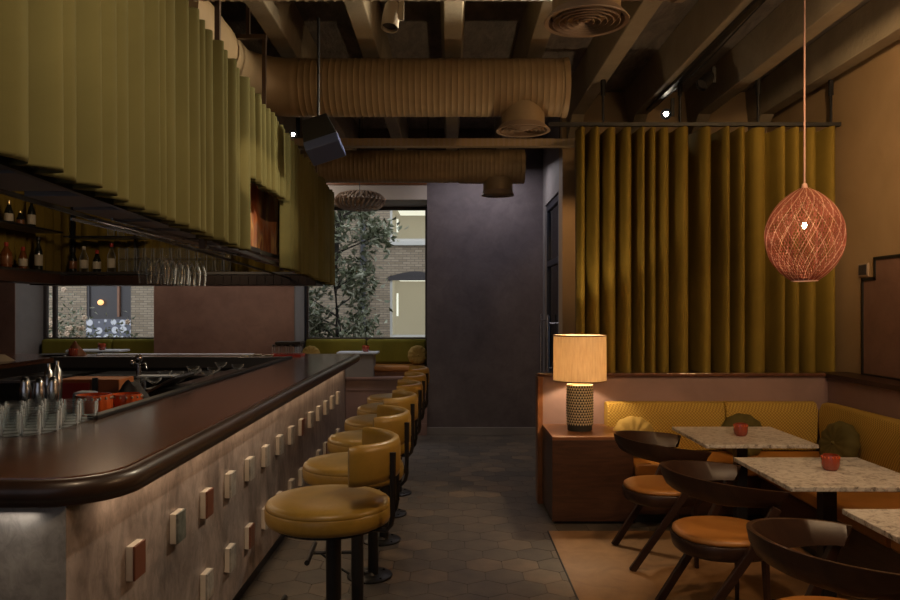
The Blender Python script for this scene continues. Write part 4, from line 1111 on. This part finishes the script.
# ------------------------------------------------------------------ chairs
def make_chair(label):
    t = thing('dining_chair', label, 'chair', (0, 0, 0), group='dark wooden chairs with orange seats')
    n = 36
    def rr(a, r): return r * (1 + .02 * math.cos(2 * a))
    def plan(r, n_=48): return [(r * 1.03 * math.copysign(abs(math.cos(2 * PI * i / n_)) ** .9, math.cos(2 * PI * i / n_)), r * math.copysign(abs(math.sin(2 * PI * i / n_)) ** .9, math.sin(2 * PI * i / n_))) for i in range(n_)]
    m_ = MB(); m_.loops([[(x, y, z) for x, y in plan(r)] for r, z in ((.20, .372), (.226, .375), (.236, .39), (.243, .44), (.238, .447), (.2, .447))], True, True, True)
    m_.build('seat_frame', 'wood_dark', t, 50)
    m_ = MB(); m_.loops([[(x, y, z) for x, y in plan(r)] for r, z in ((.228, .446), (.235, .455), (.232, .468), (.215, .478), (.14, .484), (.02, .485))], True, True, True)
    m_.build('seat_pad', 'leather_orange', t, 60)
    # bent wood back band that sweeps round into the arms
    pts = []
    for i in range(41):
        a = math.radians(-97 + 194 * i / 40)
        pts.append((.095 - .372 * math.cos(a), .288 * math.sin(a), a))
    ext = []
    for k in (3, 2, 1): ext.append((pts[0][0] + .022 * k, pts[0][1] + .006 * k, pts[0][2]))
    e2 = [(x, -y, -a) for x, y, a in reversed(ext)]
    pts = ext + pts + e2
    rings = []; nn = len(pts)
    for i, (x, y, a) in enumerate(pts):
        c = Vector((x, y)); d = Vector((pts[min(i + 1, nn - 1)][0] - pts[max(i - 1, 0)][0], pts[min(i + 1, nn - 1)][1] - pts[max(i - 1, 0)][1])).normalized()
        out = Vector((-d.y, d.x))
        if out.dot(c - Vector((.1, 0))) < 0: out = -out
        u = abs(i / (nn - 1) - .5) * 2          # 0 back .. 1 arm end
        zt = .795 - .065 * u ** 1.3
        hgt = .122 - .045 * max(0, (u - .55) / .45) - .02 * (1 - u) 
        zb_ = zt - hgt; lean = .030
        th = .020 - .004 * u
        P = []
        for (o, z) in ((lean + th * .0, zt - .002), (lean - th * .5, zt), (lean - th, zt - .003), (-th - .005, zb_ + .004), (-th * .5 - .004, zb_), (.0 - .004, zb_ + .004), (lean * .55 + .004, (zt + zb_) / 2)):
            P.append((x + out.x * o, y + out.y * o, z))
        if i in (0, nn - 1): P = [(px_ - (.045 * (zt - pz_) / hgt), py_, pz_) for px_, py_, pz_ in P]
        rings.append(P)
    m_ = MB(); m_.loops(rings, True, True, True); m_.build('backrest', 'wood_dark', t, 50)
    for s in (-1, 1):
        # rear leg: one long diagonal from arm to floor
        m_ = MB(); m_.tube([(-.255, s * .245, 0), (-.08, s * .262, .26), (.045, s * .277, .45), (.15, s * .295, .655)], .021, 4, flat=(1.0, 1.35)); m_.build('leg', 'wood_dark', t, bevel=.003)
    for s in (-1, 1):
        m_ = MB(); m_.tube([(.155, s * .20, 0), (.145, s * .175, .40)], .014, 4, 1.5); m_.build('leg', 'wood_dark', t, bevel=.003)
        MB().box(.02, .05, min(s * .2, s * .275), max(s * .2, s * .275), .40, .435).build('rail', 'wood_dark', t)
    return t
cl_ = ['farthest dark wood chair with curved back, beside the console', 'middle dark wood chair with curved back, at the middle table', 'nearest dark wood chair with curved back, cut by the bottom edge']
c0 = make_chair(cl_[0]); c0.location = (1.36, 4.74, .004)
dup(c0, (1.385, 3.77, .004), 0, cl_[1]); dup(c0, (1.39, 2.66, .004), 0, cl_[2])

# ------------------------------------------------------------------ wall panel, switch, pendant
t = thing('wall_panel', 'large dark brown panel with black outline on the right wall', 'wall panel', (XR, 0, 0))
YP = 5.93
ol = [(1.2, 1.068), (YP, 1.068), (YP, 1.83), (YP - .17, 1.83), (YP - .17, 1.985), (1.2, 1.985)]
MB().poly(ol, -.012, 0, 'x').build('panel', 'plaster_brown', t)
m_ = MB()
def strip(a, b):
    (y0, z0), (y1, z1) = a, b
    m_.box(-.02, 0, min(y0, y1) - .012, max(y0, y1) + .012, min(z0, z1) - .012, max(z0, z1) + .012)
for a, b in zip(ol, ol[1:] + ol[:1]): strip(a, b)
m_.build('outline', 'black_paint', t)
t = thing('switch_plate', 'small brass-rimmed dark switch plate beside the wall panel', 'switch', (XR, 5.93, 1.905))
MB().box(-.012, 0, -.07, .07, -.052, .052).build('plate', 'grille_paint', t, bevel=.002)
MB().box(-.016, -.012, -.055, .055, -.04, .04).build('buttons', 'frame_dark', t, bevel=.001)

pd = thing('woven_pendant', 'coral woven string pendant lamp hanging over the middle table', 'lamp', (1.835, 3.83, 1.967))
a_, hz0, hz1 = .19, -.253, .253
def prad(v):  # v 0 bottom .. 1 top
    zz = -1 + 2 * v
    if v < .08: return .0
    return a_ * math.sin(math.acos(max(-1, min(1, -zz)))) ** (1.0 if v < .5 else .85)
def pz(v): return hz0 + (hz1 - hz0) * v
v0, v1 = .055, .995
def prf(v):
    zz = (-1 + 2 * v)
    c = max(0.0, 1 - abs(zz - .02) ** 2.05)
    return max(.012, a_ * c ** (.74 if zz > 0 else .66))
m_ = MB()
NS = 72
for fam in (1, -1):
    for i in range(NS):
        pts = []
        for j in range(23):
            v = v0 + (v1 - v0) * j / 22
            a = 2 * PI * i / NS + fam * 1.35 * (j / 22)
            r = prf(v) + .0015 * fam; m_.mi = 1 if i % 4 == 0 else 0
            pts.append((r * math.cos(a), r * math.sin(a), pz(v)))
        m_.tube(pts, .0019, 3, cap=False)
for i in range(30):
    pts = []
    for j in range(13):
        v = v0 + (v1 - v0) * j / 12; a = 2 * PI * i / 30 + .4 * j / 12; r = prf(v) - .004
        pts.append((r * math.cos(a), r * math.sin(a), pz(v)))
    m_.tube(pts, .0016, 3, cap=False)
m_.build('woven_shade', ['strand_coral', 'strand_pale'], pd, 60)
m_ = MB()
for i in range(8):
    pts = [(( prf(v) - .004) * math.cos(2 * PI * i / 8), (prf(v) - .004) * math.sin(2 * PI * i / 8), pz(v)) for v in [v0 + (v1 - v0) * j / 16 for j in range(17)]]
    m_.tube(pts, .003, 5, cap=False)
m_.build('rib', 'strand_coral', pd, 60)
rb = prf(v0)
MB().lathe([(rb - .004, pz(v0) - .004), (rb + .004, pz(v0) - .004), (rb + .004, pz(v0) + .004), (rb - .004, pz(v0) + .004), (rb - .004, pz(v0) - .004)], n=40, cap0=False, cap1=False).build('bottom_ring', 'cord_pink', pd, 50)
MB().lathe([(.014, .245), (.016, .25), (.012, .275), (.004, .28)], n=16).build('cap', 'cord_pink', pd, 50)
MB().tube([(0, 0, .27), (0, 0, ZB - 1.967)], .0045, 8).build('cord', 'cord_pink', pd, 50)
MB().ell((0, 0, .06), (.011, .011, .016)).build('bulb', 'bulb_bright', pd, 60)

# ------------------------------------------------------------------ lights
def light(kind, name, loc, energy, color, **kw):
    l = bpy.data.lights.new(name, kind); l.energy = energy; l.color = color
    o = bpy.data.objects.new(name, l); C.objects.link(o); o.location = loc
    aim = kw.pop('aim', None)
    for k, v in kw.items(): setattr(l, k, v)
    if aim is not None:
        d = Vector(aim) - Vector(loc); o.rotation_euler = d.to_track_quat('-Z', 'Y').to_euler()
    return o
WARM = (1, .58, .26)
WW = (1, .72, .45)
light('POINT', 'table_lamp_light', (1.01, 5.76, 1.20), 24, (1, .72, .42), shadow_soft_size=.03)
light('POINT', 'pendant_light', (1.835, 3.83, 1.97), 3.8, (1, .66, .42), shadow_soft_size=.02)
light('AREA', 'street_window_light', (-1.5, YF + .1, 2.0), 13, (.88, .90, 1.0), shape='RECTANGLE', size=5.5, size_y=2.6, aim=(-1.0, 5, 1.6))  # added fill behind the camera; the rear wall has no window
light('SPOT', 'chairs_spot', (1.2, 3.3, 3.45), 55, WARM, spot_size=1.9, spot_blend=.8, shadow_soft_size=.05, aim=(1.5, 4.0, 0))
light('SPOT', 'tables_spot', (2.0, 2.2, 3.45), 45, WW, spot_size=1.5, spot_blend=.8, shadow_soft_size=.05, aim=(2.0, 4.4, .7))
light('SPOT', 'wall_spot', (2.0, 3.1, 3.4), 260, (1, .64, .32), spot_size=1.1, spot_blend=.9, shadow_soft_size=.08, aim=(3.3, 4.9, 3.0))
light('SPOT', 'aisle_spot', (-.3, 1.2, 3.45), 95, WW, spot_size=1.6, spot_blend=.7, shadow_soft_size=.06, aim=(-.35, 4.1, 0))
light('SPOT', 'curtain_spot', (3.05, 3.4, 3.3), 85, (1, .62, .28), spot_size=1.4, spot_blend=.9, shadow_soft_size=.05, aim=(1.9, 6.3, 1.9))
light('POINT', 'ceiling_uplight', (2.5, 2.5, 2.5), 50, (1, .66, .36), shadow_soft_size=.25)  # unseen fill added out of frame on the right to lift the ceiling
light('POINT', 'left_uplight', (-3.2, 1.0, 3.2), 25, WW, shadow_soft_size=.2)  # unseen warm fill added at the near left, no lamp there
light('AREA', 'window_bay_light', (-2.8, 8.5, 3.35), 26, (1, .86, .74), shape='RECTANGLE', size=2.2, size_y=.3, aim=(-2.8, 9.2, 1.6))  # fill hidden behind the gantry curtain, added to brighten the window wall
light('AREA', 'aisle_light', (.45, 8.75, 3.3), 10, (1.0, .90, .92), shape='RECTANGLE', size=1.0, size_y=.3, aim=(.45, 9.1, 0))  # added fill tucked behind the thin duct, lifts the back wall
light('SPOT', 'corner_spot', (.93, 6.55, 2.9), 24, WARM, spot_size=.9, spot_blend=.8, shadow_soft_size=0, aim=(1.22, 7.7, 2.2))  # unseen spot without a fixture, added to warm the corner post
light('SPOT', 'gantry_curtain_spot', (.95, 5.1, 3.25), 190, (1, .84, .60), spot_size=1.7, spot_blend=.8, shadow_soft_size=.06, aim=(-1.1, 3.6, 2.45))
light('SPOT', 'mural_spot', (0, .8, 2.7), 240, WW, spot_size=.14, spot_blend=.5, shadow_soft_size=0, aim=(-1.37, 5.35, 2.2))
light('AREA', 'bar_front_led', (-1.065, 5.05, 1.005), 4.8, WW, shape='RECTANGLE', size=.03, size_y=5.5)
light('AREA', 'bar_end_led', (-3.0, 2.135, 1.005), 1.8, (1, .9, .8), shape='RECTANGLE', size=3.6, size_y=.02)
light('POINT', 'gantry_light', (-2.6, 5.6, 2.6), 20, WW, shadow_soft_size=.12)  # added fill for the shelves, no lamp hangs inside the gantry
light('SPOT', 'end_light', (-1.2, 6.6, 3.1), 8, WW, spot_size=2.0, spot_blend=.7, shadow_soft_size=.04, aim=(-.6, 5.0, 1))
# daylight portals
for nm, x0, x1 in (('portal_right', -1.95, -.29), ('portal_left', -5.48, -3.73)):
    l = bpy.data.lights.new(nm, 'AREA'); l.shape = 'RECTANGLE'; l.size = x1 - x0; l.size_y = 1.77; l.cycles.is_portal = True
    o = bpy.data.objects.new(nm, l); C.objects.link(o); o.location = ((x0 + x1) / 2, 10.05, 2.045); o.rotation_euler = (PI / 2, 0, PI)
    d = Vector((0, -1, 0)); o.rotation_euler = d.to_track_quat('-Z', 'Z').to_euler()
w_ = bpy.data.worlds.new('World'); scene.world = w_; w_.use_nodes = True
bg = w_.node_tree.nodes['Background']; bg.inputs[0].default_value = (.95, .96, 1.0, 1); bg.inputs[1].default_value = 1.6

# ------------------------------------------------------------------ camera
cam = bpy.data.cameras.new('Camera'); co = bpy.data.objects.new('Camera', cam); C.objects.link(co)
co.location = (0, 0, CH); co.rotation_euler = (PI / 2, 0, 0)
cam.sensor_width = 36; cam.lens = F / 900 * 36; cam.shift_y = 8 / 900; cam.clip_end = 100
scene.camera = co
scene.view_settings.view_transform = 'Standard'; scene.view_settings.look = 'None'
scene.view_settings.exposure = 0.12; scene.view_settings.gamma = 1; scene.view_settings.use_curve_mapping = False
scene.cycles.use_denoising = True
scene.cycles.max_bounces = 10
scene.cycles.transparent_max_bounces = 24
scene.cycles.sample_clamp_indirect = 4
scene.cycles.caustics_reflective = False; scene.cycles.caustics_refractive = False
